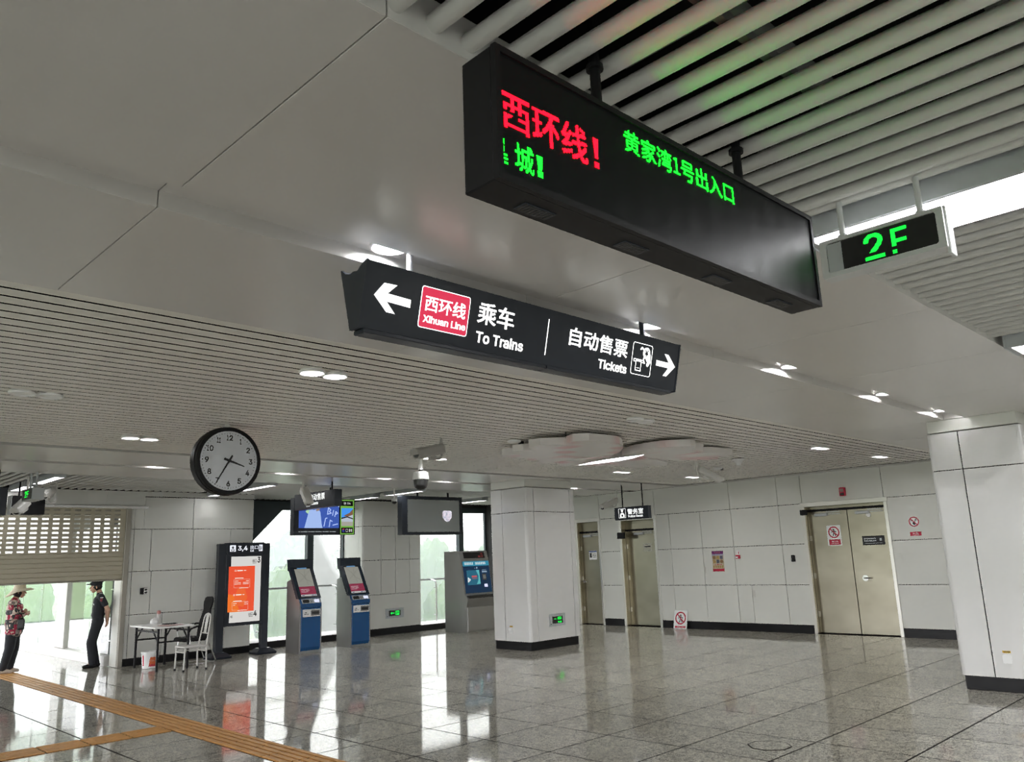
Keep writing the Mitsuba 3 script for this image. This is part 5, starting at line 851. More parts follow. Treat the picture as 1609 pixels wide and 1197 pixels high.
for i in range(12):
    if i != 5: glow('header_letter', ext(sbox(.10 + i * .055, Lp - .085, .135 + i * .055, Lp - .03).difference(sbox(.112 + i * .055, Lp - .07, .124 + i * .055, Lp - .045)), VF, .008, .009), (.75, .8, .8), fp, w=.01)
glow('touch_screen', ext(sbox(.13, .20, .52, .53), VF, .006, .008), (.02, .12, .19), fp)
glow('screen_picture', ext(Polygon([(.42, .53), (.52, .53), (.52, .22), (.40, .21), (.46, .30), (.48, .40)]), VF, .008, .009), (.10, .42, .45), fp)
glow('screen_writing', ext(union_all([sbox(.27, .365, .43, .41), sbox(.28, .335, .44, .345)]), VF, .008, .009), (.45, .10, .12), fp)
glow('screen_emblem', ext(LineString([(.15, .27), (.16, .36), (.22, .32), (.15, .27)]).buffer(.012), VF, .008, .009), (.8, .8, .8), fp)
add('coin_slot', ext(sbox(.60, .30, .72, .44), VF, .006, .010), PIPE, fp)
add('coin_slot', ext(sbox(.62, .33, .70, .41), VF, .010, .012), GREYM, fp)
glow('card_pad', ext(sbox(.63, .14, .73, .21), VF, .006, .008), (.75, .78, 1.1), fp)
glow('panel_text', ext(union_all([sbox(.60, .47, .76, .50), sbox(.60, .52, .74, .53), sbox(.44, .56, .48, .60), sbox(.38, .57, .42, .58)]), VF, .006, .007), (.25, .35, .45), fp)
HF = frame((XT0, 14.115, 1.555), (1, 0, 0), np.array([0, .07, .23]) / np.hypot(.07, .23))
dsp = add('led_strip', ext(sbox(.12, .065, .77, .205), HF, 0, .004), SCREEN, tm)
glow('led_writing', ext(union_all([sbox(.66, .145, .69, .185).difference(sbox(.668, .152, .682, .178)), sbox(.57, .085, .60, .12), sbox(.61, .085, .63, .11), sbox(.68, .085, .70, .125)]), HF, .004, .005), (.35, .03, .03), dsp)

# ------------------------------------------------------------------ exit information board
eb = thing('exit_board', 'dark two-post exit information board with an orange and white lit poster', 'sign board')
for x0, x1 in ((6.795, 6.945), (7.695, 7.825)):
    add('post', bx(x0, x1, 14.65, 14.75, .05, 2.045, .005), SIGN, eb)
    xc = (x0 + x1) / 2
    add('base', hull([(xc + a * dx, 14.70 + b * dy, z) for a in (-1, 1) for b in (-1, 1) for dx, dy, z in ((.19, .16, 0), (.20, .17, .035), (.11, .085, .105))]), SIGN, eb)
add('header', bx(6.945, 7.70, 14.635, 14.76, 1.855, 2.06, .005), SIGN, eb)
add('case', bx(6.945, 7.695, 14.645, 14.75, .55, 1.856, .005), SIGN, eb)
EF = frame((6.945, 14.635, 0), (1, 0, 0), (0, 0, 1))
hx = union_all([glyph('n34', .215, 1.895, .105, .195), glyph('chukou', .465, 1.935, .075, .16), glyph('exit', .465, 1.89, .035, .075),
                rrect(.12, .12, .01, .055, 1.895).difference(union_all([Polygon([(.115, 2.0), (.085, 1.965), (.105, 1.965), (.105, 1.93), (.125, 1.93), (.125, 1.965), (.145, 1.965)]), sbox(.08, 1.905, .15, 1.915), sbox(.08, 1.905, .09, 1.945), sbox(.14, 1.905, .15, 1.945)])), rrect(.075, .125, .008, .64, 1.895).difference(sbox(.655, 1.91, .668, 2.0)).difference(sbox(.685, 1.925, .70, 1.985))])
glow('header_writing', ext(hx, EF, .0005, .002), (.85, .88, .95), eb)
PF = frame((6.945, 14.645, 0), (1, 0, 0), (0, 0, 1))
po = glow('poster', ext(sbox(.095, .608, .70, 1.805), PF, .0005, .002), (.66, .65, .62), eb, w=.6)
def pp(nm, poly, c, z=.0022, w=.1): glow(nm, ext(poly, PF, z, z + .0009), c, po, w=w)
OR, OR2 = (.80, .085, .03), (.85, .17, .02)
pp('orange_field', sbox(.055, .80, .575, 1.625), OR, w=.6)
pp('orange_field', Polygon([(.055, .80), (.055, 1.13), (.17, 1.10), (.30, .80)]), OR2, .0032)
pp('orange_field', Polygon([(.18, 1.05), (.24, 1.22), (.38, 1.22), (.44, 1.05), (.36, .88), (.22, .92)]), (.82, .13, .03), .0038)
tx = [sbox(.17, 1.53, .205, 1.56).difference(sbox(.177, 1.537, .198, 1.553)), sbox(.22, 1.535, .33, 1.557), sbox(.35, 1.54, .40, 1.552), sbox(.18, 1.40, .35, 1.415), rrect(.32, .15, .008, .16, 1.235).difference(rrect(.314, .144, .006, .163, 1.238)),
      sbox(.175, 1.35, .25, 1.36), sbox(.40, 1.35, .46, 1.36), sbox(.175, 1.32, .30, 1.33), sbox(.34, 1.32, .46, 1.33), sbox(.175, 1.295, .30, 1.305), sbox(.34, 1.295, .46, 1.305), sbox(.27, 1.22, .45, 1.228),
      sbox(.16, 1.09, .19, 1.12).difference(sbox(.167, 1.097, .183, 1.113)), sbox(.21, 1.095, .32, 1.117), sbox(.34, 1.10, .38, 1.112), sbox(.16, .985, .33, 1.0), rrect(.32, .15, .008, .14, .83).difference(rrect(.314, .144, .006, .143, .833)),
      sbox(.16, .945, .23, .955), sbox(.38, .955, .44, .965), sbox(.38, .925, .45, .935), sbox(.16, .915, .20, .925), sbox(.25, .815, .44, .823)]
pp('white_lines', union_all(tx), (.9, .75, .68), .0048)
dk = [glyph('d3', .625, 1.68, .11, .055), glyph('d4', .575, .70, .10, .065), glyph('chukou', .52, 1.695, .055, .085), sbox(.525, 1.675, .60, 1.683), glyph('chukou', .475, .715, .055, .085), sbox(.48, .695, .56, .703), LineString([(.135, .735), (.12, .72), (.135, .70)]).buffer(.004), LineString([(.155, .735), (.14, .72), (.155, .70)]).buffer(.004)]
add('black_digits', ext(union_all(dk), PF, .0022, .0031), PRINTK, po)

# ------------------------------------------------------------------ guard's corner: table, chairs, bucket, bottle
tb = thing('folding_table', 'white-topped folding table with black steel legs by the panelled wall', 'table')
X0, X1, Y0, Y1, ZT = 5.42, 5.99, 13.78, 14.84, .70
add('top', bx(X0 - .06, X1 + .02, Y0 - .02, Y1 + .02, ZT - .028, ZT, .006), WHITE, tb)
for x in (X0 + .03, X1 - .04):
    for y in (Y0 + .06, Y1 - .06): add('leg', bx(x - .016, x + .016, y - .016, y + .016, .0, ZT - .028, .003), BLACK, tb)
add('apron', [bx(X0 + .02, X0 + .045, Y0 + .05, Y1 - .05, ZT - .10, ZT - .075), bx(X1 - .055, X1 - .03, Y0 + .05, Y1 - .05, ZT - .10, ZT - .075), bx(X0 + .03, X1 - .04, Y0 + .05, Y0 + .07, ZT - .26, ZT - .235), bx(X0 + .03, X1 - .04, Y1 - .07, Y1 - .05, ZT - .26, ZT - .235)], BLACK, tb)
add('brace', [tube([(X0 + .03, Y0 + .06, ZT - .25), (X0 + .03, Y0 + .32, ZT - .04)], .012, 6), tube([(X1 - .04, Y0 + .06, ZT - .25), (X1 - .04, Y0 + .32, ZT - .04)], .012, 6), tube([(X0 + .03, Y1 - .06, ZT - .25), (X0 + .03, Y1 - .32, ZT - .04)], .012, 6), tube([(X1 - .04, Y1 - .06, ZT - .25), (X1 - .04, Y1 - .32, ZT - .04)], .012, 6)], BLACK, tb)
bo = thing('bottle', 'pale plastic bottle with pink cap standing on the folding table', 'bottle')
add('body', lathe([(0, 0), (.032, 0), (.034, .006), (.034, .15), (.028, .168), (.026, .172), (0, .172)], frame((5.72, 14.55, ZT), (1, 0, 0), (0, 1, 0))), mat('bottle_plastic', base_color=(.52, .50, .48), roughness=.3), bo, smooth=40)
add('cap', lathe([(0, 0), (.030, 0), (.032, .03), (.026, .055), (0, .058)], frame((5.72, 14.55, ZT + .172), (1, 0, 0), (0, 1, 0))), mat('pink_cap', base_color=(.42, .17, .15), roughness=.4), bo, smooth=40)
bag = ball(.055, 3, (0, 0, 0), (1.2, 1.0, .95)); bag.vertices += (meshkit.noise(bag.vertices * 40)[:, None] - .5) * .03
bag.apply_translation((5.62, 14.48, ZT + .058)); bag.vertices[:, 2] = np.maximum(bag.vertices[:, 2], ZT + .001)
add('plastic_bag', bag, WHITE, label='crumpled white plastic bag on the folding table left of the bottle', cat='bag', smooth=True)
pa = thing('paper_sheets', 'loose pinkish paper sheets lying on the folding table', 'papers')
PKP = mat('pink_paper', base_color=(.55, .38, .36), roughness=.6)
for i, (x, y, r) in enumerate(((5.66, 14.10, 8), (5.80, 13.98, -6), (5.62, 13.90, 14))): add('sheet', tf(bx(-.10, .10, -.14, .14, .001 + .002 * i, .0025 + .002 * i), trimesh.transformations.translation_matrix((x, y, ZT)) @ trimesh.transformations.rotation_matrix(math.radians(r), (0, 0, 1))), PKP, pa)
add('folder', bx(5.72, 5.92, 14.25, 14.40, ZT + .001, ZT + .016, .003), PRINTK, label='black folder lying on the folding table behind the papers', cat='folder')
bu = thing('bucket', 'white paint bucket with orange label under the folding table', 'bucket')
BF = frame((5.58, 14.46, 0), (1, 0, 0), (0, 1, 0))
add('pail', lathe([(0, .005), (.112, .005), (.118, .012), (.138, .255), (.148, .258), (.148, .275), (.134, .275), (.114, .02), (0, .02)], BF, 40), WHITE, bu, smooth=40)
ang = np.linspace(-2.0, -1.0, 9)
def bl(a, z): r = .118 + (z - .012) / (.243) * .02 + .001; return (5.58 + r * math.cos(a), 14.46 + r * math.sin(a), z)
def label_mesh(a0, a1, z0, z1, skew=0):
    A = np.linspace(a0, a1, 8); V = [bl(a, z0) for a in A] + [bl(a + skew, z1) for a in A]
    return trimesh.Trimesh(V, [[i, i + 1, 9 + i] for i in range(7)] + [[i, 9 + i, 8 + i] for i in range(7)], process=False)
add('orange_label', label_mesh(-2.05, -.95, .06, .19, .12), mat('orange_print', base_color=(.55, .11, .03), roughness=.4), bu)
add('red_label', label_mesh(-2.05, -1.0, .04, .075, .02), RED, bu); add('red_label', label_mesh(-3.0, -2.75, .05, .22), RED, bu)
add('handle', tube([(5.58 + .15 * math.cos(t), 14.46 - .02 - .03 * math.sin(t), .26 - .10 * math.sin(t)) for t in np.linspace(0, PI, 12)], .003, 6), CHROME, bu)

ch = thing('metal_chair', 'white painted metal chair beside the folding table', 'chair')
cx0, cx1, cy0, cy1 = 5.70, 6.07, 13.37, 13.73
add('seat', bx(cx0 - .01, cx1 + .02, cy0 - .01, cy1 + .01, .362, .385, .006), CREAM, ch)
for x in (cx0 + .01, cx1 - .01):
    for y in (cy0 + .01, cy1 - .01):
        L = add('leg', tube([(x, y, .36), (x + (.012 if x > 5.9 else -.012), y, .02)], .014, 8), CREAM, ch, smooth=40)
        add('rubber_foot', cyl((x + (.012 if x > 5.9 else -.012), y, .0), (x + (.012 if x > 5.9 else -.012), y, .03), .018, 10), BLACK, L)
add('stretcher', [tube([(cx0 + .01, cy0 + .01, .29), (cx0 + .01, cy1 - .01, .29)], .010, 6), tube([(cx1 - .01, cy0 + .01, .29), (cx1 - .01, cy1 - .01, .29)], .010, 6), tube([(cx0 + .01, cy0 + .01, .33), (cx1 - .01, cy0 + .01, .33)], .008, 6), tube([(cx0 + .01, cy1 - .01, .33), (cx1 - .01, cy1 - .01, .33)], .008, 6)], CREAM, ch)
def bp(t, z): return (cx1 + .0 + (z - .38) * .16, cy0 + .18 + t, z)
add('back_frame', tube([bp(-.15, .36), bp(-.135, .60), bp(-.12, .80), bp(-.08, .855), bp(0, .87), bp(.08, .855), bp(.12, .80), bp(.135, .60), bp(.15, .36)], .013, 8), CREAM, ch, smooth=40)
add('back_rail', tube([bp(-.135, .56), bp(.135, .56)], .010, 6), CREAM, ch)
add('back_slat', hull([bp(a * .045, z) + np.array([d, 0, 0]) for a in (-1, 1) for z in (.56, .86) for d in (-.004, .004)]), CREAM, ch)

oc = thing('office_chair', 'black high-back office chair with chrome sled frame behind the metal chair', 'chair')
ox, oy = 6.33, 14.42
add('seat', bx(ox - .30, ox + .10, oy - .22, oy + .22, .385, .45, .02), BLACK, oc)
bw = [(-.10, .20), (-.01, .22), (.02, .225), (.10, .20)]
def ob(u, z, d=0): return (ox + .10 + (z - .42) * .16 + d, oy + u, z)
outl = [(.42, .20), (.55, .215), (.70, .20), (.82, .15), (.90, .125), (.96, .155), (1.03, .17), (1.09, .14), (1.115, .08)]
V = []
for z, w in outl: V += [ob(-w, z), ob(w, z), ob(-w, z, .03), ob(w, z, .03)]
ms = [hull(V[4 * i:4 * i + 8]) for i in range(len(outl) - 1)]
add('backrest', ms, BLACK, oc)
for s in (-1, 1):
    add('armrest', tube([ob(s * .22, .66), (ox - .10, oy + s * .25, .63), (ox - .20, oy + s * .25, .60), (ox - .23, oy + s * .25, .55)], .016, 8), BLACK, oc, smooth=40)
    add('sled_leg', tube([(ox - .23, oy + s * .25, .55), (ox - .20, oy + s * .245, .40), (ox - .24, oy + s * .23, .06), (ox - .21, oy + s * .23, .014), (ox + .22, oy + s * .23, .014), (ox + .27, oy + s * .23, .05), (ox + .12, oy + s * .22, .40)], .011, 8), CHROME, oc, smooth=40)
add('cross_bar', tube([(ox + .24, oy - .23, .016), (ox + .24, oy + .23, .016)], .011, 8), CHROME, oc)

# ------------------------------------------------------------------ things on the walls
def flat_x(x, y0, z0): return frame((x, y0, z0), (0, -1, 0), (0, 0, 1))      # writing on a face towards -x
def prohibition(key_, x, yl, zb_, w, h, txt, kind, plate=True, tilt=0.0):
    F = frame((x, yl, zb_), (0, -1, 0), np.array([tilt, 0, math.sqrt(1 - tilt ** 2)]))
    if plate: add('plate', ext(sbox(0, 0, w, h), F, -.004, 0), PRINTW, key_)
    r = .40 * w; cx, cy = w / 2, h - .08 * w - r
    ring = Point(cx, cy).buffer(r, quad_segs=12).difference(Point(cx, cy).buffer(r * .80, quad_segs=12))
    bar = affinity.rotate(sbox(cx - r * .9, cy - r * .09, cx + r * .9, cy + r * .09), -45, origin=(cx, cy))
    if not plate: add('disc', ext(Point(cx, cy).buffer(r, quad_segs=12), F, -.002, -.0001), PRINTW, key_)
    if kind == 'man':
        fig = union_all([Point(cx, cy + .45 * r).buffer(.13 * r), Polygon([(cx - .12 * r, cy + .28 * r), (cx + .14 * r, cy + .28 * r), (cx + .12 * r, cy - .1 * r), (cx - .1 * r, cy - .1 * r)]), LineString([(cx - .1 * r, cy + .2 * r), (cx - .38 * r, cy)]).buffer(.06 * r), LineString([(cx + .1 * r, cy + .2 * r), (cx + .38 * r, cy + .02 * r)]).buffer(.06 * r), LineString([(cx - .04 * r, cy - .1 * r), (cx - .16 * r, cy - .6 * r)]).buffer(.07 * r), LineString([(cx + .06 * r, cy - .1 * r), (cx + .26 * r, cy - .55 * r)]).buffer(.07 * r)])
    else:
        fig = union_all([LineString([(cx - .55 * r, cy + .25 * r), (cx - .1 * r, cy + .25 * r)]).buffer(.06 * r), Polygon([(cx - .1 * r, cy - .6 * r), (cx + .2 * r, cy - .6 * r), (cx + .25 * r, cy - .1 * r), (cx + .0 * r, cy + .05 * r), (cx - .3 * r, cy - .2 * r)]), LineString([(cx + .2 * r, cy - .05 * r), (cx + .30 * r, cy + .5 * r), (cx + .5 * r, cy + .5 * r), (cx + .45 * r, cy + .1 * r)]).buffer(.05 * r)])
    add('pictogram', ext(fig, F, .0003, .0012), PRINTK, key_)
    add('ban_ring', ext(union_all([ring, bar.intersection(Point(cx, cy).buffer(r * .9))]), F, .0014, .0022), RED, key_)
    hb = h - 2 * r - .22 * w if plate else .32 * w
    y_ = .05 * w if plate else 0
    bx0, bx1 = (.10 * w, .90 * w) if plate else (.08 * w, .95 * w)
    rp_ = add('red_bar', ext(sbox(bx0, y_, bx1, y_ + hb), F, .0003, .0012), RED, key_)
    add('writing', ext(union_all([glyph(txt, w * .28, y_ + hb * .48, hb * .30, w * .44), sbox(w * .24, y_ + hb * .2, w * .76, y_ + hb * .27)]), F, .0013, .0020), PRINTW, rp_)
k = thing('prohibition_sign', 'white no-entry notice board leaning on the black skirting by the narrow door', 'sign')
prohibition(k, 14.90, 10.315, .003, .33, .375, 'jzrn', 'man', tilt=.235)
k = thing('prohibition_sign', 'no-entry notice stuck on the left leaf of the grey double door', 'sign')
prohibition(k, xr3 - .001, 6.845, 1.60, .27, .375, 'jzrn', 'man')
k = thing('prohibition_sign', 'round no-smoking sign on the white wall right of the double door', 'sign')
prohibition(k, 14.997, 5.30, 1.715, .215, .345, 'jzxy', 'smoke', plate=False)
k = thing('door_plate', 'black notice plate on the right leaf of the grey double door', 'sign')
F = flat_x(xr3 - .001, 6.19, 1.585)
add('plate', ext(sbox(0, 0, .40, .165), F, -.0005, .003), PRINTK, k)
add('writing', ext(union_all([sbox(.03 + i * .032, .105, .055 + i * .032, .128) for i in range(7)] + [sbox(.03 + i * .032, .065, .055 + i * .032, .088) for i in range(7)] + [sbox(.03, .03, .36, .036), sbox(.31, .07, .35, .12)]), F, .003, .004), GREYM, k)
k = thing('poster', 'small red and beige illustrated poster on the white wall near the fire alarm', 'poster')
F = frame((14.996, 9.285, 1.165), (0, -1, 0), (0, 0, 1))
add('sheet', ext(sbox(0, 0, .27, .415), F, 0, .002), mat('poster_beige', base_color=(.50, .42, .30), roughness=.5), k)
add('purple_header', ext(sbox(0, .35, .27, .415), F, .002, .003), mat('poster_purple', base_color=(.14, .025, .13), roughness=.5), k)
add('header_writing', ext(union_all([sbox(.07 + .05 * i, .37, .095 + .05 * i, .395) for i in range(3)]), F, .003, .004), mat('poster_rose', base_color=(.5, .12, .12), roughness=.5), k)
add('red_footer', ext(sbox(0, 0, .27, .055), F, .002, .003), RED, k)
for j, zz in enumerate((.245, .165)):
    for i in range(3): add('picture', ext(sbox(.015 + i * .085, zz, .083 + i * .085, zz + .07), F, .002, .003), [mat('poster_brown', base_color=(.22, .12, .05), roughness=.5), mat('poster_ochre', base_color=(.36, .24, .08), roughness=.5), mat('poster_slate', base_color=(.10, .10, .14), roughness=.5)][(i + j) % 3], k)
for i in range(5): add('picture', ext(sbox(.012 + i * .05, .07, .048 + i * .05, .12), F, .002, .003), 'material_poster_ochre', k)
add('lilac_band', ext(sbox(0, .32, .27, .35), F, .002, .003), mat('poster_lilac', base_color=(.32, .30, .42), roughness=.5), k)
add('red_line', ext(sbox(.05, .132, .22, .142), F, .002, .003), RED, k)
k = thing('fire_alarm', 'small red fire alarm call point beside the poster', 'fire alarm')
add('box', bx(14.95, 15.0, 8.625, 8.715, 1.41, 1.485, .006), RED, k)
add('plate', bx(14.946, 14.952, 8.655, 8.705, 1.425, 1.455), WHITE, k)
add('label', bx(14.992, 15.0, 8.625, 8.70, 1.495, 1.575, .003), WHITE, k)
add('label_mark', bx(14.990, 14.993, 8.65, 8.665, 1.505, 1.55), RED, k)
k = thing('fire_siren', 'red fire alarm sounder above the double door', 'fire alarm')
add('box', bx(14.94, 15.0, 6.315, 6.425, 2.495, 2.655, .01), RED, k)
add('lens', bx(14.925, 14.942, 6.335, 6.405, 2.57, 2.63, .006), mat('siren_lens', base_color=(.30, .20, .18), roughness=.3), k)
add('grille', bx(14.936, 14.942, 6.335, 6.405, 2.51, 2.55), PRINTK, k)
k = thing('card_reader', 'small black card reader on the wall left of the double door', 'card reader')
add('box', bx(14.975, 15.0, 7.455, 7.53, 1.325, 1.45, .006), BLACK, k); add('window', bx(14.972, 14.976, 7.475, 7.51, 1.40, 1.43), SCREEN, k)
k = thing('wall_switch', 'white and black switch box on the panelled wall above the folding table', 'switch')
add('box', bx(5.60, 5.72, 15.115, 15.15, 1.20, 1.31, .005), BLACK, k)
add('cover', bx(5.655, 5.72, 15.108, 15.116, 1.205, 1.305, .004), WHITE, k)
for i in range(2): add('button', bx(5.665, 5.71, 15.104, 15.109, 1.215 + .045 * i, 1.245 + .045 * i, .003), PRINTK, k)
def outlet(F, label):
    k = thing('power_outlet', label, 'socket')
    add('plate', ext(rrect(.085, .085, .008), F, 0, .010), WHITE, k)
    add('cover', ext(rrect(.07, .045, .012, .0075, .045), F, .010, .035), WHITE, k)
    add('sticker', ext(sbox(.005, .105, .085, .130), F, 0, .0012), mat('sticker_yellow', base_color=(.50, .32, .05), roughness=.5), k)
    add('sticker_print', ext(union_all([sbox(.015, .114, .035, .122), sbox(.042, .114, .075, .122)]), F, .0012, .002), PRINTK, k)
outlet(flat_x(10.397, 10.69, .285), 'white wall socket with yellow sticker on the middle pillar')
outlet(flat_x(10.097, 2.785, .30), 'white wall socket with yellow sticker on the large right pillar')
def exit_sign(F, w, h, label, arrow=True):
    k = thing('exit_sign', label, 'exit sign')
    add('frame', ext(rrect(w, h, .008), F, 0, .010), GREYM, k)
    add('screen', ext(sbox(w * .18, h * .22, w * .82, h * .78), F, .010, .012), SCREEN, k)
    if arrow: sh_ = union_all([Polygon([(w * .26, h * .5), (w * .34, h * .66), (w * .34, h * .55), (w * .48, h * .55), (w * .48, h * .45), (w * .34, h * .45), (w * .34, h * .34)]), sbox(w * .54, h * .28, w * .74, h * .72).difference(sbox(w * .57, h * .33, w * .62, h * .66)).difference(sbox(w * .66, h * .42, w * .70, h * .66))])
    else: sh_ = union_all([sbox(w * .28, h * .56, w * .42, h * .61), sbox(w * .50, h * .52, w * .74, h * .73).difference(sbox(w * .55, h * .57, w * .60, h * .68)).difference(sbox(w * .65, h * .57, w * .69, h * .73)), sbox(w * .52, h * .26, w * .74, h * .40).difference(sbox(w * .60, h * .30, w * .64, h * .40))])
    glow('green_symbol', ext(sh_, F, .012, .013), (.01, 1.3, .10), k)
    add('lamp', ext(Point(w * .09, h * .2).buffer(.008), F, .010, .012), PRINTK, k)
exit_sign(frame((11.13, 15.45, .355), (1, 0, 0), (0, 0, 1)), .51, .215, 'grey framed green exit sign low on the white pier between the windows')
exit_sign(frame((10.885, 10.17, .37), (1, 0, 0), (0, 0, 1)), .42, .215, 'grey framed green exit sign near the foot of the middle pillar', arrow=False)
# notices on the steel doors
k = thing('notice', 'small white notice with a blue portrait box on the leftmost steel door', 'notice')
F = flat_x(xr1 - .001, 12.72, 1.48)
add('sheet', ext(sbox(0, 0, .24, .21), F, 0, .0015), PRINTW, k); add('blue_header', ext(sbox(.0, .175, .24, .205), F, .0015, .0022), mat('notice_blue', base_color=(.06, .10, .30), roughness=.5), k)
add('print', ext(union_all([sbox(.02, .05, .08, .155)] + [sbox(.10, .14 - .022 * i, .21, .148 - .022 * i) for i in range(5)]), F, .0015, .0022), PRINTK, k)
k = thing('notice', 'pale paper notice taped to the Police Room door', 'notice')
F = flat_x(xr2 - .001, 11.17, 1.62)
add('sheet', ext(sbox(0, 0, .24, .19), F, 0, .0015), mat('notice_paper', base_color=(.50, .49, .42), roughness=.6), k)
add('print', ext(union_all([sbox(.04, .10, .20, .125), sbox(.05, .16, .13, .165), sbox(.13, .03, .19, .037)]), F, .0015, .0022), PRINTK, k)

# ------------------------------------------------------------------ people
def bones(bs, L=.018, it=8):
    """bs: (p0, r0, p1, r1) -> one smooth skin"""
    ms = []
    for p0, r0, p1, r1 in bs:
        a = m3d.Manifold.sphere(r0, 20).translate(list(map(float, p0))); b = m3d.Manifold.sphere(r1, 20).translate(list(map(float, p1)))
        ms.append(m3d.Manifold.batch_hull([a, b]))
    m = m3d.Manifold.batch_boolean(ms, m3d.OpType.Add).refine_to_length(L).to_mesh()
    t = trimesh.Trimesh(m.vert_properties[:, :3], m.tri_verts, process=True)
    trimesh.smoothing.filter_taubin(t, lamb=.5, nu=.53, iterations=it)
    return t
def ell(p, s, F3, n=3):
    m = trimesh.creation.icosphere(subdivisions=n); m.apply_scale(s)
    q = np.eye(4); q[:3, 0], q[:3, 1], q[:3, 2], q[:3, 3] = F3[0], F3[1], F3[2], p
    return tf(m, q)
class Pose:
    def __init__(s, O, f):
        s.O = np.array(O, float); f = np.array([f[0], f[1], 0.0]); s.f = f / np.linalg.norm(f); s.l = np.array([-s.f[1], s.f[0], 0]); s.u = np.array([0, 0, 1.0])
    def __call__(s, a, b, c): return s.O + s.f * a + s.l * b + s.u * c
    def axes(s): return (s.f, s.l, s.u)
def hand(P, wrist, d, pn, s=1.0, curl=.35, thumb=1):
    """palm and five unequal bent fingers; d: direction of the hand, pn: palm normal, thumb: side"""
    w = np.array(wrist); d = np.array(d, float); d /= np.linalg.norm(d); n = np.array(pn, float); n -= d * (n @ d); n /= np.linalg.norm(n); a = np.cross(n, d) * thumb
    out = [(w, .021 * s, w + d * .045 * s + a * .012 * s, .019 * s), (w, .021 * s, w + d * .045 * s - a * .014 * s, .018 * s)]
    for o, L in ((.024, .060), (.009, .070), (-.007, .065), (-.022, .050)):
        k = w + d * .062 * s + a * o * s
        k1 = k + (d * math.cos(curl) + n * math.sin(curl)) * L * .5 * s
        k2 = k1 + (d * math.cos(2 * curl) + n * math.sin(2 * curl)) * L * .5 * s
        out += [(w + d * .04 * s + a * o * .8 * s, .0095 * s, k, .0085 * s), (k, .0085 * s, k1, .0078 * s), (k1, .0078 * s, k2, .0065 * s)]
    t0 = w + d * .015 * s + a * .018 * s; t1 = t0 + (d * .6 + a * .7 + n * .3) * .034 * s; t2 = t1 + (d * .9 + a * .25 + n * .3) * .028 * s
    return out + [(t0, .011 * s, t1, .0095 * s), (t1, .0095 * s, t2, .0075 * s)]
def head_bones(P, c, r):
    """skull, jaw, nose, chin, ears around the head centre c (local), facing along +f"""
    a, b, z = c
    return [(P(a - .012, 0, z + .025), r * .86, P(a + .012, 0, z + .02), r * .82), (P(a + .02, 0, z - .02), r * .70, P(a + .035, 0, z - .062), r * .42),
            (P(a + .080 * r / .085, 0, z + .004), .010, P(a + .096 * r / .085, 0, z - .022), .0125), (P(a + .072, .0, z - .052), .014, P(a + .076, 0, z - .050), .012),
            (P(a + .066, .022, z + .028), .012, P(a + .066, -.022, z + .028), .012),
            *[(P(a - .005, s * r * .86, z + .012), .014, P(a - .008, s * r * .88, z - .018), .010) for s in (-1, 1)]]
def face(key_, P, c, r):
    a, b, z = c
    for s in (-1, 1): add('eye', ell(P(a + .072 * r / .085, s * .030, z + .012), (.006, .011, .006), P.axes(), 1), PRINTK, key_)
    for s in (-1, 1): add('eyebrow', ell(P(a + .074 * r / .085, s * .030, z + .030), (.004, .016, .0035), P.axes(), 1), HAIR, key_)
    add('mouth', ell(P(a + .082 * r / .085, 0, z - .051), (.006, .019, .005), P.axes(), 1), mat('lips', base_color=(.34, .12, .11), roughness=.5), key_)

# guard leaning by the jamb, facing the woman
P = Pose((5.045, 15.62, 0), (-1.0, .25))
gd = thing('person', 'person in dark uniform and cap leaning back, hands behind the back, by the shutter', 'person')
hc = (.03, 0, 1.355)
sh_, el_, wr_ = 1.185, (-.175, .20, .955), (-.185, .05, .775)
body = head_bones(P, hc, .080) + [(P(-.02, 0, 1.30), .042, P(-.05, 0, 1.22), .046), (P(-.05, .12, sh_), .05, P(-.05, -.12, sh_), .05), (P(-.045, .06, 1.12), .085, P(-.045, -.06, 1.12), .085), (P(-.045, .05, 1.1), .09, P(-.03, .045, .86), .078), (P(-.045, -.05, 1.1), .09, P(-.03, -.045, .86), .078), (P(-.04, .06, .80), .085, P(-.04, -.06, .80), .085)]
legs = [((-.04, .065, .78), (.055, .075, .415), (.01, .07, .065)), ((-.04, -.065, .78), (.02, -.075, .42), (-.06, -.07, .065))]
for h_, k_, a_ in legs: body += [(P(*h_), .078, P(*k_), .052), (P(*k_), .052, P(*a_), .033), (P(*a_), .034, P(a_[0] + .10, a_[1], .025), .022)]
for s in (-1, 1):
    e = P(el_[0], s * el_[1], el_[2]); w = P(wr_[0], s * wr_[1], wr_[2])
    body += [(P(-.055, s * .155, sh_), .042, e, .034), (e, .034, w, .023)] + hand(P, w + (0, 0, -.012), P.f * -.1 + P.l * (-s * .55) + P.u * -.8, P.f, .9, .4, s)
add('body', bones(body, .014, 6), SKIN, gd, smooth=True)
face(gd, P, hc, .080)
shirt = [(P(-.05, .125, sh_), .060, P(-.05, -.125, sh_), .060), (P(-.045, .062, 1.12), .097, P(-.045, -.062, 1.12), .097), (P(-.045, .055, 1.1), .102, P(-.03, .05, .87), .092), (P(-.045, -.055, 1.1), .102, P(-.03, -.05, .87), .092), (P(-.04, .0, 1.235), .052, P(-.045, 0, 1.2), .06)]
for s in (-1, 1):
    e = P(el_[0], s * el_[1], el_[2]); q = P(-.055, s * .158, sh_); shirt.append((q, .055, q + (e - q) * .55, .052))
add('shirt', bones(shirt, .02, 6), DARKUNI, gd, smooth=True)
tr = [(P(-.035, .05, .85), .092, P(-.035, -.05, .85), .092)]
for h_, k_, a_ in legs: tr += [(P(*h_), .094, P(*k_), .068), (P(*k_), .068, P(a_[0], a_[1], .075), .056)]
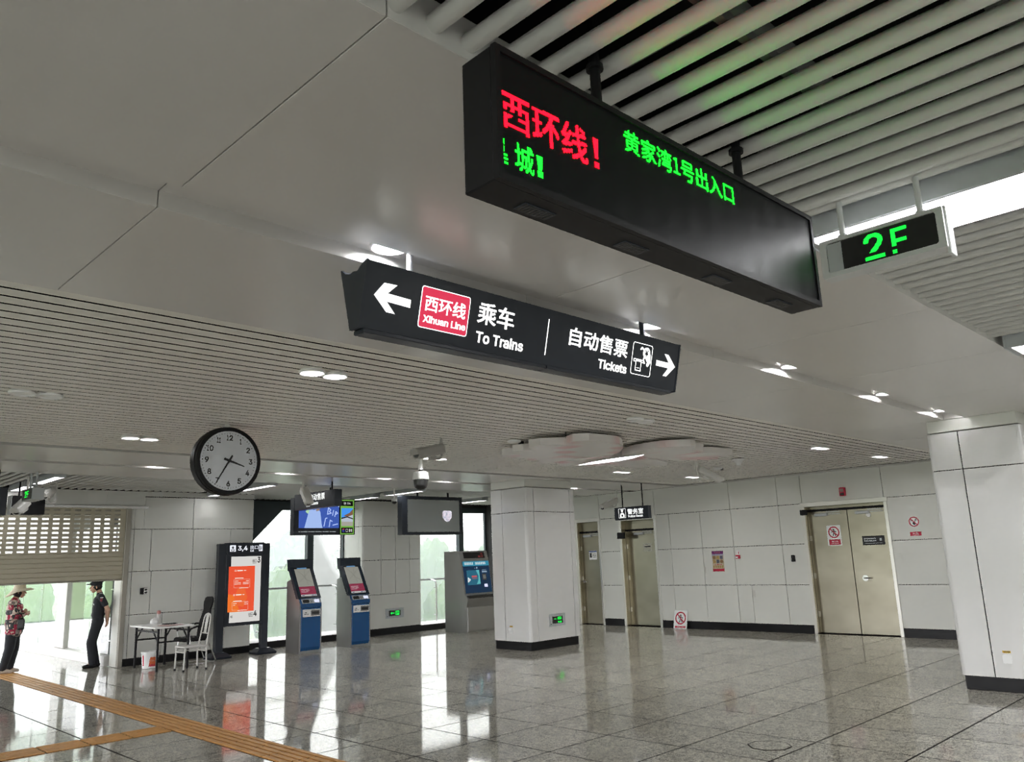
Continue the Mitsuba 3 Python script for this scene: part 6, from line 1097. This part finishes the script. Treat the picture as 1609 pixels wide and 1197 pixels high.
add('trousers', bones(tr, .02, 6), DARKUNI, gd, smooth=True)
add('belt', bones([(P(-.035 + .06 * math.cos(t), .06 * math.sin(t), .885), .052, P(-.035 + .06 * math.cos(t + .4), .06 * math.sin(t + .4), .885), .052) for t in np.arange(0, 6.2, .4)], .03, 2), BLACK, gd, smooth=True)
for h_, k_, a_ in legs: add('shoe', bones([(P(a_[0] - .035, a_[1], .035), .036, P(a_[0] + .06, a_[1], .034), .036), (P(a_[0] + .06, a_[1], .034), .036, P(a_[0] + .125, a_[1], .024), .025)], .015, 4), BLACK, gd, smooth=True)
add('hair', ell(P(hc[0] - .018, 0, hc[2] + .012), (.083, .080, .075), P.axes()), HAIR, gd, smooth=True)
add('cap', [ell(P(hc[0] - .004, 0, hc[2] + .058), (.098, .09, .052), P.axes()), ell(P(hc[0] - .02, 0, hc[2] + .095), (.10, .095, .032), P.axes())], DARKUNI, gd, smooth=True)
add('cap_peak', ell(P(hc[0] + .10, 0, hc[2] + .052), (.058, .07, .010), P.axes()), BLACK, gd, smooth=True)
add('cap_badge', ell(P(hc[0] + .095, .0, hc[2] + .085), (.008, .022, .018), P.axes(), 2), MARK, gd)
add('chest_badge', ell(P(.045, .075, 1.06), (.01, .026, .026), P.axes(), 2), MARK, gd)
add('shoulder_patch', [ell(P(-.062, .214, 1.135), (.030, .006, .030), P.axes(), 2)], mat('patch_red', base_color=(.22, .04, .05), roughness=.6), gd)
add('shoulder_bar', [ell(P(-.060, .214, 1.175), (.032, .006, .008), P.axes(), 2), ell(P(-.05, .15, 1.245), (.03, .04, .006), P.axes(), 2), ell(P(.055, -.05, 1.085), (.006, .03, .008), P.axes(), 2)], MARK, gd)

# woman with sun hat, arms folded, facing the guard
P = Pose((3.925, 16.15, 0.0105), (.92, -.40))
wm = thing('person', 'person in beige sun hat and red plaid shirt with folded arms, at the left edge', 'person')
hc = (.035, 0, 1.315)
body = head_bones(P, hc, .082) + [(P(-.005, 0, 1.25), .044, P(-.03, 0, 1.18), .05), (P(-.03, .12, 1.14), .055, P(-.03, -.12, 1.14), .055), (P(-.02, .06, 1.05), .10, P(-.02, -.06, 1.05), .10), (P(-.02, .05, 1.05), .10, P(0, .05, .80), .105), (P(-.02, -.05, 1.05), .10, P(0, -.05, .80), .105)]
legs = [((-.01, .07, .74), (.01, .08, .39), (-.03, .085, .06)), ((-.01, -.07, .74), (-.03, -.075, .39), (-.10, -.085, .06))]
for h_, k_, a_ in legs: body += [(P(*h_), .085, P(*k_), .055), (P(*k_), .055, P(*a_), .035), (P(*a_), .034, P(a_[0] + .10, a_[1], .025), .022)]
arms = []
for s, wr in ((1, (.165, -.06, .985)), (-1, (.175, .05, .955))):
    q, e, w = P(-.03, s * .16, 1.13), P(.03, s * .215, .93), P(*wr)
    arms.append((q, e, w, s)); body += [(q, .045, e, .038), (e, .038, w, .025)]
    body += hand(P, w, P.l * -s * .9 + P.f * .25 + P.u * (.3 if s > 0 else .1), -P.f, .95, .5, -s)
add('body', bones(body, .014, 6), SKIN, wm, smooth=True)
face(wm, P, hc, .082)
def plaid(p, n, uv):
    a = p.x * .707 / S + p.y * .707 / S; b = p.x * .707 / S - p.y * .707 / S
    c = cell_rand(dr.floor(a * 13 + b * 5 + 200), dr.floor(b * 9 + 300), dr.floor(p.z * 12))
    q = noise(p.x * 34, p.y * 34, p.z * 34)
    col = dr.select(c < .34, mi.Color3f(.36, .03, .07), dr.select(c < .58, mi.Color3f(.05, .05, .055), dr.select(c < .84, mi.Color3f(.22, .18, .17), mi.Color3f(.62, .52, .46))))
    return dr.select(q > .66, mi.Color3f(.60, .46, .40), col)
PLAID = mat('plaid_shirt', base_color=proc(plaid), roughness=.8)
sh2 = [(P(-.03, .125, 1.145), .068, P(-.03, -.125, 1.145), .068), (P(-.02, .065, 1.05), .118, P(-.02, -.065, 1.05), .118), (P(-.02, .06, 1.0), .118, P(0, .065, .68), .125), (P(-.02, -.06, 1.0), .118, P(0, -.065, .68), .125), (P(-.02, 0, 1.19), .055, P(-.03, 0, 1.16), .065)]
for q, e, w, s in arms: sh2 += [(q, .062, e, .055), (e, .055, e + (w - e) * .72, .045)]
smesh = bones(sh2, .02, 6); smesh.vertices += smesh.vertex_normals * ((meshkit.noise(smesh.vertices * 14) - .5) * .02)[:, None]
add('shirt', smesh, PLAID, wm, smooth=True)
tr = []
for h_, k_, a_ in legs: tr += [(P(*h_), .10, P(*k_), .076), (P(*k_), .076, P(a_[0], a_[1], .09), .060)]
add('trousers', bones(tr, .02, 6), mat('trouser_cloth', base_color=(.016, .018, .024), roughness=.8), wm, smooth=True)
SHOE = mat('shoe_beige', base_color=(.52, .45, .38), roughness=.6)
for h_, k_, a_ in legs: add('shoe', bones([(P(a_[0] - .035, a_[1], .035), .036, P(a_[0] + .06, a_[1], .032), .036), (P(a_[0] + .06, a_[1], .032), .036, P(a_[0] + .125, a_[1], .024), .025)], .015, 4), SHOE, wm, smooth=True)
add('hair', ell(P(hc[0] - .022, 0, hc[2] - .005), (.082, .083, .085), P.axes()), HAIR, wm, smooth=True)
HATM = mat('straw_hat', base_color=proc(lambda p, n, uv: mix((.60, .52, .40), (.70, .63, .50), noise(p.x * 90, p.y * 90, p.z * 160))), roughness=.8)
hb = P(hc[0] - .005, 0, hc[2] + .055)
hp = [(0, .10), (.05, .098), (.085, .075), (.095, .02), (.10, .0), (.16, -.012), (.215, -.045), (.215, -.052), (.155, -.022), (.095, -.010), (0, -.010)]
hm = lathe(hp, None, 36)
hm.vertices[:, 2] += .03 * np.clip(hm.vertices[:, 0] / .2, -1, 1) * (np.hypot(hm.vertices[:, 0], hm.vertices[:, 1]) > .12) - .05 * np.clip(-hm.vertices[:, 0] / .2, 0, 1) * (np.hypot(hm.vertices[:, 0], hm.vertices[:, 1]) > .12)
q = np.eye(4); q[:3, 0], q[:3, 1], q[:3, 2], q[:3, 3] = P.f, P.l, P.u, hb
add('hat', tf(hm, q), HATM, wm, smooth=40)
bagm = hull([P(.13 + .05 * a, -.20 + .03 * b, .70 + .17 * c) for a in (-1, 1) for b in (-1, 1) for c in (0, 1)] + [P(.13, -.20, .90)])
bagm = bagm.subdivide().subdivide(); trimesh.smoothing.filter_taubin(bagm, iterations=6)
hbag = thing('handbag', 'black handbag hanging from the arm of the person in the sun hat', 'bag')
add('pouch', bagm, mat('bag_leather', base_color=(.02, .02, .022), roughness=.35), hbag, smooth=True)
add('strap', tube([P(.10, -.20, .86), P(.09, -.20, .93), P(.08, -.21, .965), P(.12, -.20, .95), P(.15, -.20, .90), P(.16, -.20, .86)], .007, 6), BLACK, hbag)

# ------------------------------------------------------------------ outside
add('kerb', [bx(5.21, 5.38, 15.55, 30, 0, .175, .004)], TILEW, label='pale tiled kerb under the glass fence outside the shutter', cat='kerb')
fe = thing('glass_fence', 'tall clear glass fence on slim steel posts along the walkway outside the shutter', 'fence')
ys_ = [15.62, 16.72, 17.95, 18.65, 19.9, 21.4, 23.0, 25.0, 27.5, 30]
for i, (a, b) in enumerate(zip(ys_[:-1], ys_[1:])):
    if i == 2: continue
    q = trimesh.Trimesh([[5.30, a + .02, .185], [5.30, b - .02, .185], [5.30, b - .02, 2.45], [5.30, a + .02, 2.45]], [[0, 1, 2], [0, 2, 3]], process=False)
    add('pane', q, FGLASS, fe)
for y in ys_:
    if y in (17.95, 18.65): continue
    po_ = add('post', bx(5.32, 5.34, y - .012, y + .012, .176, 2.5), GREYM, fe)
    for z in (.42, 1.30, 2.2): add('clamp', tube([(5.305, y - .06, z), (5.31, y, z), (5.305, y + .06, z)], .014, 6), CHROME, po_)
add('outer_column', bx(5.25, 5.60, 18.02, 18.60, .176, 3.6, .01), WALL, label='pale concrete column standing in the glass fence line', cat='column')
add('canopy', bx(1.0, 6.4, 16.6, 33, 3.62, 3.8), CONC, label='flat canopy over the walkway outside the shutter', cat='canopy')
GRASS = mat('grass_ground', base_color=proc(lambda p, n, uv: mix((.060, .105, .038), (.10, .14, .055), fbm(p.x * .4, p.y * .4, 0.0))), roughness=.9)
g = np.stack(np.meshgrid(np.linspace(-260, 320, 59), np.linspace(16.7, 420, 41), indexing='ij'), -1).reshape(-1, 2)
hgt = -5.6 + 8 * np.clip((g[:, 1] + .55 * g[:, 0] - 95) / 260, 0, 1) ** 1.1 + 6 * (meshkit.fbm(np.c_[g * .018, g[:, 0] * 0], 3) - .5) * np.clip((g[:, 1] - 30) / 60, 0, 1)
idx = np.arange(59 * 41).reshape(59, 41)
fq = np.stack([idx[:-1, :-1], idx[1:, :-1], idx[1:, 1:], idx[:-1, 1:]], -1).reshape(-1, 4)
add('ground', trimesh.Trimesh(np.c_[g, hgt], np.vstack([fq[:, [0, 1, 2]], fq[:, [0, 2, 3]]]), process=False), GRASS, kind='structure', smooth=True)
ROAD = mat('road_pale', base_color=(.26, .27, .265), roughness=.8)
add('road', [bx(7, 20, 28.5, 39, -5.55, -5.45)], ROAD, label='pale road running past below the station windows', cat='road')
# curved pale embankment wall below the windows
em = []
ar = [(12.5 + 9 * t, 21 + .5 * t + 5 * t * t) for t in np.linspace(0, 1, 14)]
Vb = [(x, y, -5.6) for x, y in ar] + [(x, y, 2.6 - 7.0 * t ** .7) for (x, y), t in zip(ar, np.linspace(0, 1, 14))]
Vb += [(x + .6, y + .6, z) for x, y, z in Vb]
n = 14; Fb = []
for i in range(n - 1):
    Fb += [[i, i + 1, n + i + 1], [i, n + i + 1, n + i], [n + i, n + i + 1, 3 * n + i + 1], [n + i, 3 * n + i + 1, 3 * n + i], [2 * n + i + 1, 2 * n + i, 3 * n + i], [2 * n + i + 1, 3 * n + i, 3 * n + i + 1]]
add('ramp_wall', trimesh.Trimesh(Vb, Fb, process=False), CONC, label='pale curved ramp wall seen through the left window', cat='wall', smooth=40)
LEAF = [mat('tree_leaf', base_color=(.040, .085, .028), roughness=.9), mat('tree_leaf_light', base_color=(.065, .115, .038), roughness=.9)]
BARK = mat('bark', base_color=(.20, .17, .14), roughness=.9)
rng = np.random.default_rng(7)
spots = []
for d, n_, r_ in ((48, 7, 1.75), (66, 8, 2.1), (92, 10, 2.4)):
    for j in range(n_):
        a = math.radians(41 + 40 * (j + .5 * (n_ % 2)) / n_) + rng.uniform(-.012, .012)
        spots.append((d * math.cos(a), d * math.sin(a), r_ * rng.uniform(.85, 1.1)))
crowns = []
for v in range(4):
    m = trimesh.creation.icosphere(subdivisions=3)
    m.vertices *= (1 + .5 * (meshkit.fbm(m.vertices * 2.2 + v * 9, 4) - .5) + .25 * (meshkit.noise(m.vertices * 6 + v) - .5))[:, None]
    m.apply_scale((1, 1, 1.9)); crowns.append(m)
for i, (x, y, r) in enumerate(spots):
    k = (y + .55 * x - 95) / 260
    z = -5.6 + 8 * max(0, min(1, k)) ** 1.1
    t = thing('tree', 'hazy green broadleaf tree beyond the station windows', 'tree', 'trees outside the windows')
    c = crowns[i % 4].copy(); c.apply_scale(r); c.apply_translation((x, y, z + r * 2.0))
    add('crown', c, LEAF[i % 2], t, smooth=True); add('trunk', tube([(x, y, z - .8), (x, y, z + r * 1.2)], [.22, .12], 8), BARK, t)

# thin summer haze over the land outside
scene['haze'] = {**shp(bx(6.7, 320, 17.2, 400, -7.5, 45), None), 'bsdf': {'type': 'null'},
                 'interior': {'type': 'homogeneous', 'sigma_t': {'type': 'rgb', 'value': [0.0075, 0.0080, 0.0086]}, 'albedo': {'type': 'rgb', 'value': [.97, .98, .985]}}}
tag('haze', 'thin pale haze over the trees outside the windows', 'haze', kind='stuff')
